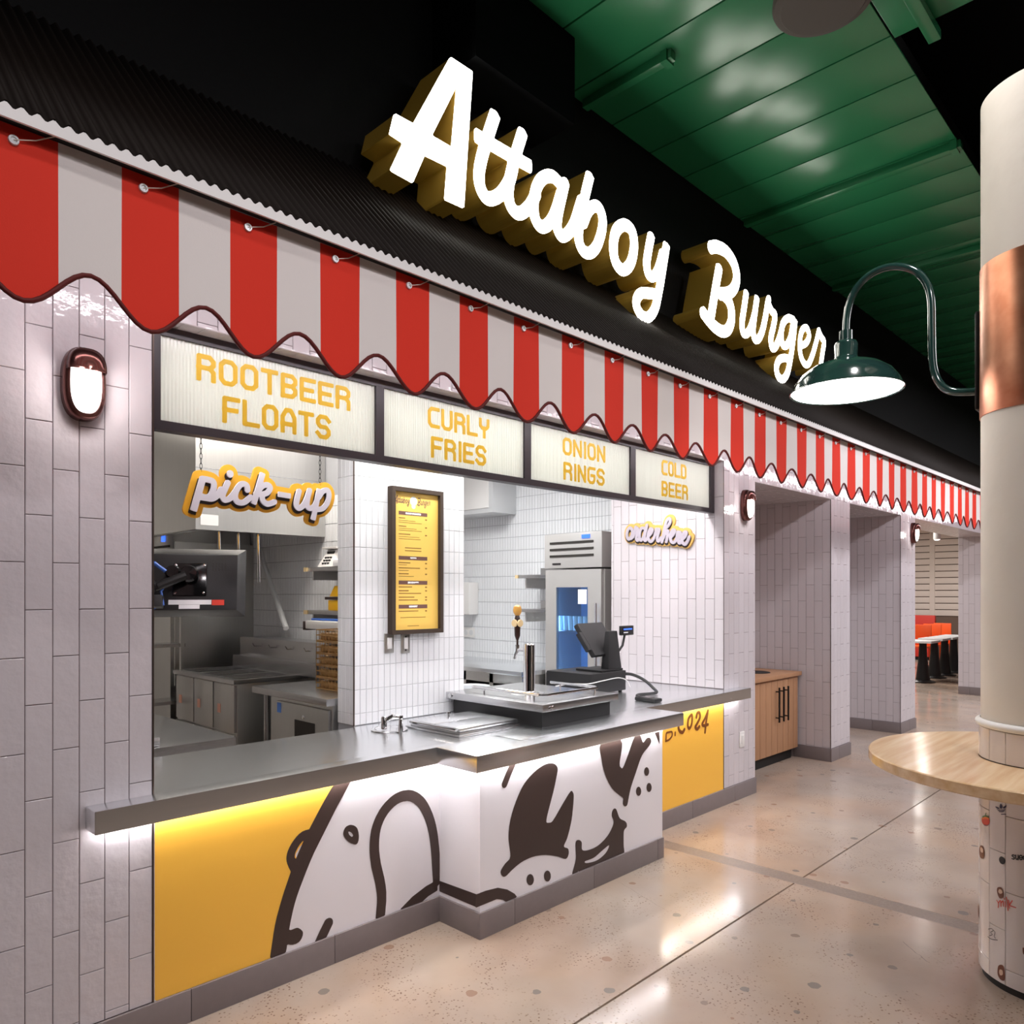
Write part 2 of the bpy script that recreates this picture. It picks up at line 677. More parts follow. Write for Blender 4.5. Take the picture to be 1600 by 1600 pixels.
def tile_mesh(w, h, t, axis):
    key = (round(w, 4), round(h, 4), t, axis)
    if key in _tile_cache:
        return _tile_cache[key]
    c = min(0.0018, w * 0.2)
    # local: u 0..w, v 0..h, depth d: 0 (back) .. t (front)
    V = [(0, 0, 0), (w, 0, 0), (w, h, 0), (0, h, 0), (0, 0, t - c), (w, 0, t - c), (w, h, t - c), (0, h, t - c), (c, c, t), (w - c, c, t), (w - c, h - c, t), (c, h - c, t)]
    F = [(0, 1, 5, 4), (1, 2, 6, 5), (2, 3, 7, 6), (3, 0, 4, 7), (4, 5, 9, 8), (5, 6, 10, 9), (6, 7, 11, 10), (7, 4, 8, 11), (8, 9, 10, 11)]
    if axis == 'y':      # faces -Y, u = X
        V = [(u, -d, v) for u, v, d in V]
    elif axis == 'x':    # faces -X, u = Y
        V = [(-d, u, v) for u, v, d in V]
        F = [f[::-1] for f in F]
    elif axis == 'z':    # faces down, u = X, v = Y
        V = [(u, v, -d) for u, v, d in V]
        F = [f[::-1] for f in F]
    elif axis == 'up':
        V = [(u, v, d) for u, v, d in V]
    me = bpy.data.meshes.new('tile')
    me.from_pydata(V, [], F)
    _tile_cache[key] = me
    return me


def tile_cells(u0, u1, v0, v1, tw, th, pu, pv, stagger):
    """cells of a vertical-tile layout clipped to the rectangle"""
    out = []
    k0 = math.floor((u0 - pu) / tw) - 1
    k1 = math.ceil((u1 - pu) / tw) + 1
    for k in range(k0, k1):
        a, b = max(pu + k * tw, u0), min(pu + (k + 1) * tw, u1)
        if b - a < 0.008:
            continue
        off = pv + (th / 2 if (stagger and k % 2) else 0)
        j0 = math.floor((v0 - off) / th) - 1
        j1 = math.ceil((v1 - off) / th) + 1
        for j in range(j0, j1):
            c, d = max(off + j * th, v0), min(off + (j + 1) * th, v1)
            if d - c < 0.008:
                continue
            out.append((a, b, c, d))
    return out


def tiles(parent, axis, plane, u0, u1, v0, v1, tw=0.0784, th=0.3072, pu=0.0, pv=0.0, stagger=True, m='tile', t=0.006, g=0.0022, name='tile'):
    for a, b, c, d in tile_cells(u0, u1, v0, v1, tw, th, pu, pv, stagger):
        me = tile_mesh(b - a - g, d - c - g, t, axis)
        u, v = a + g / 2, c + g / 2
        loc = {'y': (u, plane, v), 'x': (plane, u, v), 'z': (u, v, plane), 'up': (u, v, plane)}[axis]
        obj(name, me, m, parent, loc)


def tile_sheet(parent, axis, plane, u0, u1, v0, v1, tw, th, pu=0.0, pv=0.0, stagger=False, m='tile_field', t=0.005, g=0.003, name='tile_sheet'):
    """tiles too small in the photo to pick apart: one joined mesh"""
    V, F = [], []
    for a, b, c, d in tile_cells(u0, u1, v0, v1, tw, th, pu, pv, stagger):
        a += g / 2; b -= g / 2; c += g / 2; d -= g / 2
        n = len(V)
        e = 0.001
        q = [(a, c, 0), (b, c, 0), (b, d, 0), (a, d, 0), (a + e, c + e, t), (b - e, c + e, t), (b - e, d - e, t), (a + e, d - e, t)]
        fs = [(0, 1, 5, 4), (1, 2, 6, 5), (2, 3, 7, 6), (3, 0, 4, 7), (4, 5, 6, 7)]
        if axis == 'y':
            V += [(u, plane - dd, v) for u, v, dd in q]
        else:
            V += [(plane - dd, u, v) for u, v, dd in q]
            fs = [f[::-1] for f in fs]
        F += [tuple(n + i for i in f) for f in fs]
    me = bpy.data.meshes.new(name)
    me.from_pydata(V, [], F)
    return stuff(obj(name, me, m, parent))


# ---- signed-distance lettering
def catmull(pts, sub=6, closed=False):
    P = [np.array(p, float) for p in pts]
    n = len(P)
    if n < 3:
        return P
    out = []
    rng = range(n) if closed else range(n - 1)
    for i in rng:
        p1, p2 = P[i], P[(i + 1) % n]
        p0 = P[(i - 1) % n] if (closed or i > 0) else p1 - (p2 - p1)
        p3 = P[(i + 2) % n] if (closed or i + 2 < n) else p2 + (p2 - p1)
        for s in range(sub):
            t = s / sub
            out.append(0.5 * ((2 * p1) + (-p0 + p2) * t + (2 * p0 - 5 * p1 + 4 * p2 - p3) * t * t + (-p0 + 3 * p1 - 3 * p2 + p3) * t ** 3))
    if not closed:
        out.append(P[-1])
    return out


class Shape:
    """union of strokes, ellipses and polygons in a plane; contour() traces its outline"""

    def __init__(self, cell):
        self.cell = cell
        self.items = []

    def stroke(self, pts, r, sm=True, flat=(False, False), closed=False, square=False):
        P = catmull(pts, 6, closed) if sm else [np.array(p, float) for p in pts]
        if closed:
            P = P + [P[0]]
        for i in range(len(P) - 1):
            a, b = P[i], P[i + 1]
            f0 = flat[0] and i == 0
            f1 = flat[1] and i == len(P) - 2
            self.items.append(('seg', a, b, r, f0, f1, square))
        return self

    def poly(self, pts, sm=False, cut=False):
        P = catmull(pts, 5, True) if sm else [np.array(p, float) for p in pts]
        self.items.append(('cut' if cut else 'poly', P))
        return self

    def disc(self, c, rx, ry=None):
        ry = ry or rx
        self.poly([(c[0] + rx * math.cos(a), c[1] + ry * math.sin(a)) for a in np.linspace(0, 2 * math.pi, 28, endpoint=False)])
        return self

    def bounds(self, pad):
        xs, ys = [], []
        for it in self.items:
            if it[0] == 'seg':
                for p in it[1:3]:
                    xs += [p[0] - it[3], p[0] + it[3]]
                    ys += [p[1] - it[3], p[1] + it[3]]
            elif it[0] == 'poly':
                xs += [p[0] for p in it[1]]
                ys += [p[1] for p in it[1]]
        return min(xs) - pad, max(xs) + pad, min(ys) - pad, max(ys) + pad

    @staticmethod
    def _polysd(P, X, Y):
        n = len(P)
        d = np.full(X.shape, 1e9)
        s = np.ones(X.shape)
        for i in range(n):
            a, b = P[i], P[(i + 1) % n]
            ex, ey = b[0] - a[0], b[1] - a[1]
            wx, wy = X - a[0], Y - a[1]
            t = np.clip((wx * ex + wy * ey) / max(ex * ex + ey * ey, 1e-12), 0, 1)
            d = np.minimum(d, (wx - ex * t) ** 2 + (wy - ey * t) ** 2)
            c1, c2, c3 = Y >= a[1], Y < b[1], ex * wy > ey * wx
            fl = (c1 & c2 & c3) | (~c1 & ~c2 & ~c3)
            s = np.where(fl, -s, s)
        return s * np.sqrt(d)

    def contour(self, offset=0.0):
        h = self.cell
        x0, x1, y0, y1 = self.bounds(abs(offset) + 3 * h)
        nx, ny = int((x1 - x0) / h) + 2, int((y1 - y0) / h) + 2
        gx, gy = x0 + h * np.arange(nx), y0 + h * np.arange(ny)
        D = np.full((ny, nx), 1e3)
        for it in self.items:
            if it[0] == 'seg':
                _, a, b, r, f0, f1, sq = it
                pad = abs(offset) + r + 3 * h + (r if sq else 0)
                i0 = max(int((min(a[0], b[0]) - pad - x0) / h), 0); i1 = min(int((max(a[0], b[0]) + pad - x0) / h) + 2, nx)
                j0 = max(int((min(a[1], b[1]) - pad - y0) / h), 0); j1 = min(int((max(a[1], b[1]) + pad - y0) / h) + 2, ny)
                X, Y = np.meshgrid(gx[i0:i1], gy[j0:j1])
                L = math.hypot(b[0] - a[0], b[1] - a[1])
                if L < 1e-9:
                    d = np.hypot(X - a[0], Y - a[1]) - r
                else:
                    ux, uy = (b[0] - a[0]) / L, (b[1] - a[1]) / L
                    s = (X - a[0]) * ux + (Y - a[1]) * uy
                    w = np.abs(-(X - a[0]) * uy + (Y - a[1]) * ux)
                    if sq:
                        s2 = np.abs(s - L / 2) - (L / 2 + r)
                        w2 = w - r
                        d = np.maximum(s2, w2)
                    else:
                        sc = np.clip(s, 0, L)
                        d = np.hypot(s - sc, w) - r
                        if f0:
                            d = np.where(s < 0, np.hypot(-s, np.maximum(w - r, 0)), d)
                        if f1:
                            d = np.where(s > L, np.hypot(s - L, np.maximum(w - r, 0)), d)
                D[j0:j1, i0:i1] = np.minimum(D[j0:j1, i0:i1], d)
            else:
                P = it[1]
                px = [p[0] for p in P]; py = [p[1] for p in P]
                pad = abs(offset) + 3 * h
                i0 = max(int((min(px) - pad - x0) / h), 0); i1 = min(int((max(px) + pad - x0) / h) + 2, nx)
                j0 = max(int((min(py) - pad - y0) / h), 0); j1 = min(int((max(py) + pad - y0) / h) + 2, ny)
                X, Y = np.meshgrid(gx[i0:i1], gy[j0:j1])
                d = self._polysd(P, X, Y)
                if it[0] == 'poly':
                    D[j0:j1, i0:i1] = np.minimum(D[j0:j1, i0:i1], d)
                else:
                    D[j0:j1, i0:i1] = np.maximum(D[j0:j1, i0:i1], -d)
        D = D - offset
        D[np.abs(D) < 1e-7] = 1e-7
        ins = D < 0
        # marching squares
        nxt = {}

        def ept(e):
            k, i, j = e
            if k == 0:
                a, b = D[j, i], D[j, i + 1]
                t = a / (a - b)
                return (gx[i] + h * t, gy[j])
            a, b = D[j, i], D[j + 1, i]
            t = a / (a - b)
            return (gx[i], gy[j] + h * t)

        code = ins[:-1, :-1] * 1 + ins[:-1, 1:] * 2 + ins[1:, 1:] * 4 + ins[1:, :-1] * 8
        js, is_ = np.nonzero((code > 0) & (code < 15))
        # edges: bottom(0,i,j) right(1,i+1,j) top(0,i,j+1) left(1,i,j); inside kept on the left
        TB = {1: [('B', 'L')], 2: [('R', 'B')], 4: [('T', 'R')], 8: [('L', 'T')], 3: [('R', 'L')], 6: [('T', 'B')], 12: [('L', 'R')], 9: [('B', 'T')],
              7: [('T', 'L')], 14: [('L', 'B')], 13: [('B', 'R')], 11: [('R', 'T')], 5: [('B', 'L'), ('T', 'R')], 10: [('R', 'B'), ('L', 'T')]}
        for j, i in zip(js, is_):
            E = {'B': (0, i, j), 'R': (1, i + 1, j), 'T': (0, i, j + 1), 'L': (1, i, j)}
            for s, e in TB[int(code[j, i])]:
                nxt[E[s]] = E[e]
        loops = []
        while nxt:
            s = next(iter(nxt))
            loop, c = [], s
            while c in nxt:
                n2 = nxt.pop(c)
                loop.append(ept(c))
                c = n2
            if len(loop) > 5:
                loops.append(simplify(loop, h * 0.12))
        return loops


def simplify(loop, tol):
    """Douglas-Peucker on a closed loop"""
    P = np.array(loop)
    n = len(P)
    far = int(np.argmax(((P - P[0]) ** 2).sum(1)))

    def dp(a, b):
        st, keep = [(a, b)], {a, b}
        while st:
            i, j = st.pop()
            if j - i < 2:
                continue
            p, q = P[i], P[j % n]
            seg = P[i + 1:j]
            L = np.hypot(*(q - p))
            if L < 1e-9:
                d = np.hypot(seg[:, 0] - p[0], seg[:, 1] - p[1])
            else:
                d = np.abs((q[0] - p[0]) * (seg[:, 1] - p[1]) - (q[1] - p[1]) * (seg[:, 0] - p[0])) / L
            k = int(np.argmax(d))
            if d[k] > tol:
                keep.add(i + 1 + k)
                st += [(i, i + 1 + k), (i + 1 + k, j)]
        return keep

    ks = sorted(dp(0, far) | dp(far, n))
    return [tuple(P[k]) for k in ks if k < n]


def loop_area(l):
    P = np.array(l)
    x, y = P[:, 0], P[:, 1]
    return 0.5 * float(np.sum(x * np.roll(y, -1) - np.roll(x, -1) * y))


def inside_loop(p, l):
    c = False
    n = len(l)
    for i in range(n):
        a, b = l[i], l[(i + 1) % n]
        if (a[1] > p[1]) != (b[1] > p[1]) and p[0] < (b[0] - a[0]) * (p[1] - a[1]) / (b[1] - a[1]) + a[0]:
            c = not c
    return c


def tess_groups(loops):
    """triangles of every outer loop with its own holes (indices into the flattened loops)"""
    start, k = [], 0
    for l in loops:
        start.append(k)
        k += len(l)
    ar = [loop_area(l) for l in loops]
    outer = [i for i in range(len(loops)) if ar[i] > 0] or [int(np.argmax(np.abs(ar)))]
    holes = {i: [] for i in outer}
    for i in range(len(loops)):
        if i in holes:
            continue
        best = None
        for o in outer:
            if inside_loop(loops[i][0], loops[o]) and (best is None or abs(ar[o]) < abs(ar[best])):
                best = o
        if best is not None:
            holes[best].append(i)
    out = []
    for o in outer:
        ids = [o] + holes[o]
        cx, cy = loops[o][0]
        idx = [start[i] + q for i in ids for q in range(len(loops[i]))]
        size = max(1e-6, math.sqrt(abs(ar[o])))
        kf = 50.0 / size
        for t in tessellate_polygon([[Vector(((p[0] - cx) * kf, (p[1] - cy) * kf, 0)) for p in loops[i]] for i in ids]):
            out.append(tuple(idx[q] for q in t))
    return out


def extrude_loops(loops, to3, d0, d1, cap0=True, cap1=True, sides=True):
    """loops in plane coords -> prism; to3(u, v, d) gives world; front is d0"""
    V, F = [], []
    flat = [p for l in loops for p in l]
    n = len(flat)
    V += [to3(p[0], p[1], d0) for p in flat] + [to3(p[0], p[1], d1) for p in flat]
    tr = tess_groups(loops)
    for t in tr:
        if cap0:
            F.append(tuple(t))
        if cap1:
            F.append((n + t[2], n + t[1], n + t[0]))
    if sides:
        k = 0
        for l in loops:
            m = len(l)
            for i in range(m):
                a, b = k + i, k + (i + 1) % m
                F.append((a, b, n + b, n + a))
            k += m
    me = bpy.data.meshes.new('shape')
    me.from_pydata(V, [], F)
    bm = bmesh.new()
    bm.from_mesh(me)
    bmesh.ops.recalc_face_normals(bm, faces=bm.faces)
    bm.to_mesh(me)
    bm.free()
    return me


PLANE_Y = lambda Y: (lambda u, v, d: (u, Y + d, v))
PLANE_X = lambda X: (lambda u, v, d: (X + d, u, v))


def pxY(pts, o, s, Y):
    """zoom-crop pixels (origin o, scale s) -> (x, z) on plane Y"""
    return [tuple(onY(o[0] + p[0] / s, o[1] + p[1] / s, Y)[[0, 2]]) for p in pts]


def pxX(pts, o, s, X):
    return [tuple(onX(o[0] + p[0] / s, o[1] + p[1] / s, X)[[1, 2]]) for p in pts]


# ---- block lettering (cap height 6, width 4)
GLY = {
    'R': [[(0, 0), (0, 6), (3, 6), (4, 5), (4, 4), (3, 3), (0, 3)], [(3, 3), (4, 2), (4, 0)]],
    'O': [[(1, 0), (0, 1), (0, 5), (1, 6), (3, 6), (4, 5), (4, 1), (3, 0), (1, 0)]],
    'T': [[(0, 6), (4, 6)], [(2, 6), (2, 0)]],
    'B': [[(0, 0), (0, 6), (3, 6), (4, 5), (4, 4), (3, 3), (0, 3)], [(3, 3), (4, 2), (4, 1), (3, 0), (0, 0)]],
    'E': [[(4, 6), (0, 6), (0, 0), (4, 0)], [(0, 3), (3.4, 3)]],
    'F': [[(4, 6), (0, 6), (0, 0)], [(0, 3), (3.4, 3)]],
    'L': [[(0, 6), (0, 0), (4, 0)]],
    'A': [[(0, 0), (0, 4), (1.2, 6), (2.8, 6), (4, 4), (4, 0)], [(0, 2), (4, 2)]],
    'S': [[(4, 5), (3, 6), (1, 6), (0, 5), (0, 4), (1, 3), (3, 3), (4, 2), (4, 1), (3, 0), (1, 0), (0, 1)]],
    'C': [[(4, 6), (1, 6), (0, 5), (0, 1), (1, 0), (4, 0)]],
    'U': [[(0, 6), (0, 1), (1, 0), (3, 0), (4, 1), (4, 6)]],
    'Y': [[(0, 6), (0, 4), (1, 3), (3, 3), (4, 4), (4, 6)], [(2, 3), (2, 0)]],
    'I': [[(0.5, 6), (0.5, 0)]],
    'N': [[(0, 0), (0, 6), (4, 0), (4, 6)]],
    'G': [[(4, 6), (1, 6), (0, 5), (0, 1), (1, 0), (3, 0), (4, 1), (4, 3), (2.2, 3)]],
    'D': [[(0, 0), (0, 6), (3, 6), (4, 5), (4, 1), (3, 0), (0, 0)]],
    'M': [[(0, 0), (0, 6), (2, 3), (4, 6), (4, 0)]],
    'H': [[(0, 0), (0, 6)], [(4, 0), (4, 6)], [(0, 3), (4, 3)]],
    'V': [[(0, 6), (0, 2), (2, 0), (4, 2), (4, 6)]],
    ' ': [],
}


def block_word(sh, word, x0, x1, z0, z1, sw):
    adv = {c: (2.6 if c == 'I' else (3.0 if c == ' ' else 6.1)) for c in GLY}
    tot = sum(adv[c] for c in word) - 1.6
    r = sw / 2
    sx = (x1 - x0 - 2 * r) / (tot - 0.5)
    sz = (z1 - z0 - 2 * r) / 6
    x = x0 + r
    for c in word:
        for pl in GLY[c]:
            P = [(x + p[0] * sx, z0 + r + p[1] * sz) for p in pl]
            closed = P[0] == P[-1]
            ends = [False, False]
            if not closed:
                for e, (i, j) in enumerate(((0, 1), (-1, -2))):
                    dx, dz = P[i][0] - P[j][0], P[i][1] - P[j][1]
                    L = math.hypot(dx, dz)
                    P[i] = (P[i][0] + dx / L * r, P[i][1] + dz / L * r)
            sh.stroke(P, r, sm=False, flat=(not closed, not closed))
        x += adv[c] * sx
    return sh


# ================================================================== STRUCTURE
AW = -0.62           # awning valance plane
X_R0, X_R1 = 4.102, 4.604      # pier right of the counter
X_A0, X_A1 = 6.125, 6.604      # pier between the two alcoves
X_B0, X_B1 = 8.119, 8.648      # pier before the dining room opening
X_D = 12.4

# ---- floor: concrete slabs split by a saw cut and an aggregate-filled trench
floor = struct(obj('floor', MB().box(-9, 24, -9, 9, -0.12, -0.012), 'joint'))
JY, BX0, BX1 = -1.03, 2.985, 3.105
for (x0, x1, y0, y1) in ((-9, BX0, JY + 0.005, 9), (-9, BX0, -9, JY - 0.005), (BX1, 24, JY + 0.005, 9), (BX1, 24, -9, JY - 0.005)):
    obj('floor_slab', MB().box(x0, x1, y0, y1, -0.012, 0.0), 'floor', floor)
obj('trench_infill', MB().box(BX0, BX1, -9, 9, -0.012, -0.0005), 'infill', floor)

# hairline cracks
for cr_ in ([(962, 1376), (985, 1388), (1010, 1405), (1050, 1426), (1078, 1440), (1120, 1452), (1190, 1478)], [(1350, 1322), (1382, 1336), (1420, 1345)], [(1410, 1470), (1428, 1486), (1452, 1505)],
            [(1060, 1330), (1100, 1352), (1130, 1362)]):
    P_ = [onZ(x, y, 0.0) for x, y in cr_]
    P_ = [np.array([p[0] + random.uniform(-.004, .004), p[1] + random.uniform(-.004, .004), 0]) for p in catmull([tuple(p) for p in P_], 5)]
    mb_ = MB()
    for i_, p_ in enumerate(P_):
        wv = 0.0016 if 0 < i_ < len(P_) - 1 else 0.0004
        mb_.v += [(p_[0], p_[1] - wv, 0.0004), (p_[0], p_[1] + wv, 0.0004)]
    for i_ in range(len(P_) - 1):
        mb_.f.append((2 * i_, 2 * i_ + 2, 2 * i_ + 3, 2 * i_ + 1))
    obj('crack', mb_, 'joint', floor)

# ---- ceiling: black deck, green plank soffit hung below it
struct(obj('ceiling', MB().box(-9, 24, -9, 9, 5.3, 5.4), 'void_black'))
ZC = 4.47
soffit = structure_root('ceiling_soffit', (3, -0.75, ZC))
obj('backing', MB().box(1.0, 24, -1.472, 0.0, ZC + 0.012, ZC + 0.10), 'black_paint', soffit)
xs = 1.09
k = 0
while xs < 23.5:
    obj('plank', MB().box(xs + 0.004, xs + 0.402, -1.478, 0.0, ZC, ZC + 0.012).mesh('plank', bevel=0.003), 'green', soffit)
    xs += 0.408
    k += 1
# smaller green field beside it
soff2 = structure_root('ceiling_soffit_side', (2.2, -2.3, ZC))
for i in range(6):
    x1 = 3.17 - i * 0.408
    obj('plank', MB().box(x1 - 0.402, x1 - 0.004, -3.1, -1.486, ZC + 0.004, ZC + 0.03).mesh('plank', bevel=0.003), 'green', soff2)
# black ceiling beams over the aisle and the boxed head of the column
struct(obj('ceiling_beam', MB().box(3.4, 24, -2.75, -2.35, 4.2, 5.3), 'void_black'))

# ---- walls of the hall (out of the picture but they close the room)
struct(obj('wall_hall', MB().box(-9, 24, -9.1, -9, 0, 5.4), 'hall_wall'))
struct(obj('wall_hall_left', MB().box(-9.1, -9, -9, 9, 0, 5.4), 'hall_wall'))
struct(obj('wall_hall_end', MB().box(24, 24.1, -9, 9, 0, 5.4), 'hall_wall'))

# ---- black bulkhead above the awning
struct(obj('wall_bulkhead', MB().box(-4, 24, 0.008, 0.2, 2.98, 5.3), 'black_paint'))

TP = dict(tw=0.0784, th=0.3072)
# ---- left pier
w = struct(obj('wall_left', MB().box(-4.0, 0.0, 0.006, 0.62, 0, 2.98), 'grout'))
tiles(w, 'y', 0.006, -1.10, -0.004, 0.12, 2.98, pu=-0.004, pv=2.45 - 8 * 0.3072 + 0.1536, **TP)
# ---- pier right of the counter with its return into the kitchen
w = struct(obj('wall_right', MB().poly_prism([(X_R0 + .006, .006), (X_R1 - .006, .006), (X_R1 - .006, 1.04), (X_R0 + .006, 1.04)], 0, 2.98), 'grout'))
tiles(w, 'y', 0.006, X_R0, X_R1, 0.12, 2.98, pu=X_R0, pv=0.05, **TP)
tiles(w, 'x', X_R0 + .006, 0.0, 1.044, 0.867, 2.98, pu=0.0, pv=0.16, m='tile', **TP)
# ---- pier between the alcoves
w = struct(obj('wall_alcove_pier', MB().box(X_A0 + .006, X_A1 - .006, .006, 0.96, 0, 2.98), 'grout'))
tiles(w, 'y', 0.006, X_A0, X_A1, 0.12, 2.98, pu=X_A0, pv=0.02, **TP)
tiles(w, 'x', X_A0 + .006, 0.0, 0.96, 0.12, 2.98, pu=0.0, pv=0.13, **TP)
# ---- pier before the dining room
w = struct(obj('wall_dining_pier', MB().box(X_B0 + .006, X_B1 - .006, .006, 0.96, 0, 2.98), 'grout'))
tiles(w, 'y', 0.006, X_B0, X_B1, 0.12, 2.98, pu=X_B0, pv=0.1, **TP)
tiles(w, 'x', X_B0 + .006, 0.0, 0.96, 0.12, 2.98, pu=0.0, pv=0.04, **TP)
# ---- last pier beyond the dining opening
w = struct(obj('wall_far_pier', MB().box(X_D + .006, X_D + 3, .006, 0.46, 0, 2.98), 'grout'))
tiles(w, 'x', X_D + .006, 0.0, 0.46, 0.12, 2.98, pu=0.0, pv=0.04, **TP)
# alcove back walls
struct(obj('wall_alcove_back', MB().box(X_R1 - .006, X_A0 + .006, 0.90, 0.96, 0, 2.98), 'white_plain'))
struct(obj('wall_alcove_back_far', MB().box(X_A1 - .006, X_B0 + .006, 0.90, 0.96, 0, 2.98), 'white_plain'))
# ---- lintels
ZL, ZLA = 2.575, 2.472
w = struct(obj('wall_lintel_counter', MB().box(0.0, X_R0 + .006, .006, 0.50, ZL + .006, 2.98), 'grout'))
tiles(w, 'y', 0.006, 0.0, X_R0, ZL, 2.98, pu=0.0, pv=ZL + 0.02, **TP)
tiles(w, 'z', ZL + .006, 0.0, X_R0, 0.0, 0.085, tw=0.0784, th=0.085, pu=0.03, stagger=False)
for nm, a, b in (('wall_lintel_alcove', X_R1, X_A0), ('wall_lintel_alcove_far', X_A1, X_B0), ('wall_lintel_dining', X_B1, X_D)):
    w = struct(obj(nm, MB().box(a - .006, b + .006, .006, 0.90 if nm != 'wall_lintel_dining' else 0.46, ZLA + .006, 2.98), 'grout'))
    tiles(w, 'y', 0.006, a, b, ZLA, 2.98, pu=a, pv=ZLA + 0.15, **TP)
    if nm != 'wall_lintel_dining':
        tiles(w, 'z', ZLA + .006, a, b, 0.0, 0.90, tw=0.0784, th=0.3072, pu=a, stagger=True)
    else:
        tiles(w, 'z', ZLA + .006, a, b, 0.0, 0.46, tw=0.0784, th=0.3072, pu=a, stagger=True)

# ---- bronze edge trims
k = 0
for (x0, x1, y0, y1, z0, z1) in ((-0.004, 0.0005, -0.003, 0.006, 0.0, 2.58), (X_R0 - .003, X_R0 + .0005, -0.002, 0.002, 0.865, 2.58),
                                 (X_A0 - .003, X_A0 + .001, -0.003, 0.003, 0.12, 2.47), (X_B0 - .003, X_B0 + .001, -0.003, 0.003, 0.12, 2.47),
                                 (X_R0 - .010, X_R0 - .002, -0.003, 0.004, 0.12, 0.788)):
    k += 1
    struct(obj('trim_%d' % k, MB().box(x0, x1, y0, y1, z0, z1), 'bronze'))

# ---- baseboards of grey porcelain, each length a piece
def baseboard(name, runs):
    root = structure_root(name, (runs[0][1], runs[0][2], 0))
    for (ax, a0, p, a1, phase) in runs:
        # ax 'y': faces -Y, runs in X from a0 to a1 at Y=p ; ax 'x': faces -X, runs in Y
        L = 0.61
        k = math.floor((a0 - phase) / L)
        while True:
            u0, u1 = max(phase + k * L, a0), min(phase + (k + 1) * L, a1)
            if u0 >= a1:
                break
            if u1 - u0 > 0.004:
                if ax == 'y':
                    mb = MB().box(u0 + .0012, u1 - .0012, p - .012, p, 0.0, 0.12)
                else:
                    mb = MB().box(p - .012, p, u0 + .0012, u1 - .0012, 0.0, 0.12)
                obj('base_tile', mb.mesh('base_tile', bevel=0.0015), 'base_tile', root)
            k += 1


baseboard('baseboard_counter', [('y', -1.3, 0.0, 1.333, 0.13), ('x', -0.297, 1.333, 0.0, -0.9), ('y', 1.321, -0.285, 2.836, 1.55), ('y', 2.836, 0.0, X_R1, 3.03)])
baseboard('baseboard_alcove', [('y', X_A0 - .012, 0.0, X_A1, 6.3), ('x', 0.0, X_A0, 0.90, 0.35)])
baseboard('baseboard_dining', [('y', X_B0 - .012, 0.0, X_B1, 8.4), ('x', 0.0, X_B0, 0.90, 0.3)])
baseboard('baseboard_far', [('x', 0.0, X_D, 0.46, 0.3)])

# ---- kitchen shell
XB0, XB1, YB = 1.278, 2.076, 0.65     # menu partition
w = struct(obj('wall_menu_partition', MB().poly_prism([(XB0 + .005, YB + .005), (XB1, YB + .005), (XB1, 3.95), (1.985, 3.95), (1.985, 0.81), (XB0 + .005, 0.81)], 0, 3.0), 'grout_light'))
tiles(w, 'y', YB + .005, XB0, XB1, 0.867, 2.42, tw=0.0399, th=0.1292, pu=XB0, pv=0.867 + 0.062, stagger=False, m='tile_small', t=0.005, g=0.0016)
tiles(w, 'x', XB0 + .005, YB, 0.81, 0.867, 2.42, tw=0.0399, th=0.1292, pu=YB, pv=0.867 + 0.062, stagger=False, m='tile_small', t=0.005, g=0.0016)
tile_sheet(w, 'x', 1.985, 0.82, 3.2, 0.95, 2.3, 0.0399, 0.1292, pu=0.8, pv=0.93)
struct(obj('trim_6', MB().box(XB0 - .002, XB0 + .004, YB - .002, YB + .004, 0.866, 2.5), 'bronze'))
w = struct(obj('wall_kitchen_right', MB().box(4.755, 4.85, 0.96, 4.4, 0, 3.0), 'grout_light'))
tile_sheet(w, 'x', 4.755, 1.04, 4.3, 0.85, 2.75, 0.0399, 0.140, pu=1.0, pv=0.93)
struct(obj('wall_kitchen_back', MB().box(-2.0, 4.85, 4.3, 4.4, 0, 3.0), 'white_plain'))
struct(obj('wall_kitchen_left', MB().box(-2.1, -2.0, 0.62, 4.4, 0, 3.0), 'white_plain'))
struct(obj('ceiling_kitchen', MB().box(-2.1, 4.85, 0.5, 4.4, 3.02, 3.1), 'white_plain'))

# ---- dining room beyond
w = struct(obj('wall_dining_end', MB().box(20.5, 20.7, 0.4, 8.0, 0, 4.0), 'wainscot'))
for (y0, y1) in ((1.2, 2.95), (3.07, 4.9), (5.02, 6.8)):
    z = 1.02
    while z < 3.3:
        obj('shiplap_board', MB().box(20.46, 20.5, y0, y1, z, z + 0.145).mesh('b', bevel=0.006), 'shiplap', w)
        z += 0.165
obj('stile', MB().box(20.45, 20.5, 2.95, 3.07, 1.0, 3.4), 'shiplap', w)
obj('stile', MB().box(20.45, 20.5, 4.9, 5.02, 1.0, 3.4), 'shiplap', w)
struct(obj('wall_dining_side', MB().box(X_B1, 20.6, 8.0, 8.2, 0, 4.0), 'shiplap'))
struct(obj('wall_dining_near', MB().box(4.85, X_B1, 1.0, 1.1, 0, 4.0), 'shiplap'))
struct(obj('ceiling_dining', MB().poly_prism([(4.85, 1.0), (X_B1, 1.0), (X_B1, 0.2), (20.6, 0.2), (20.6, 8.2), (4.85, 8.2)], 3.62, 3.7), 'white_plain'))

# ================================================================== AWNING
PER, SW = 0.305, 0.1525
AX0 = -0.4630 - 4 * SW          # a stripe border; stripe 0 is white
NS = 86
ZROD, ZFB = 2.742, 2.735
aw = thing('striped_awning', 'red and white striped scalloped awning valance on a black rod above the counter', 'awning', (-0.9, AW, ZFB))


def scallop(x):
    return 2.362 + 0.0535 * math.cos(2 * math.pi * (x - (AX0 + SW / 2)) / PER)


def fab_y(x, z):
    return AW + 0.004 * math.sin(x * 17.0) * (ZFB - z) / 0.4 + 0.003 * math.sin(x * 5.3 + 1)


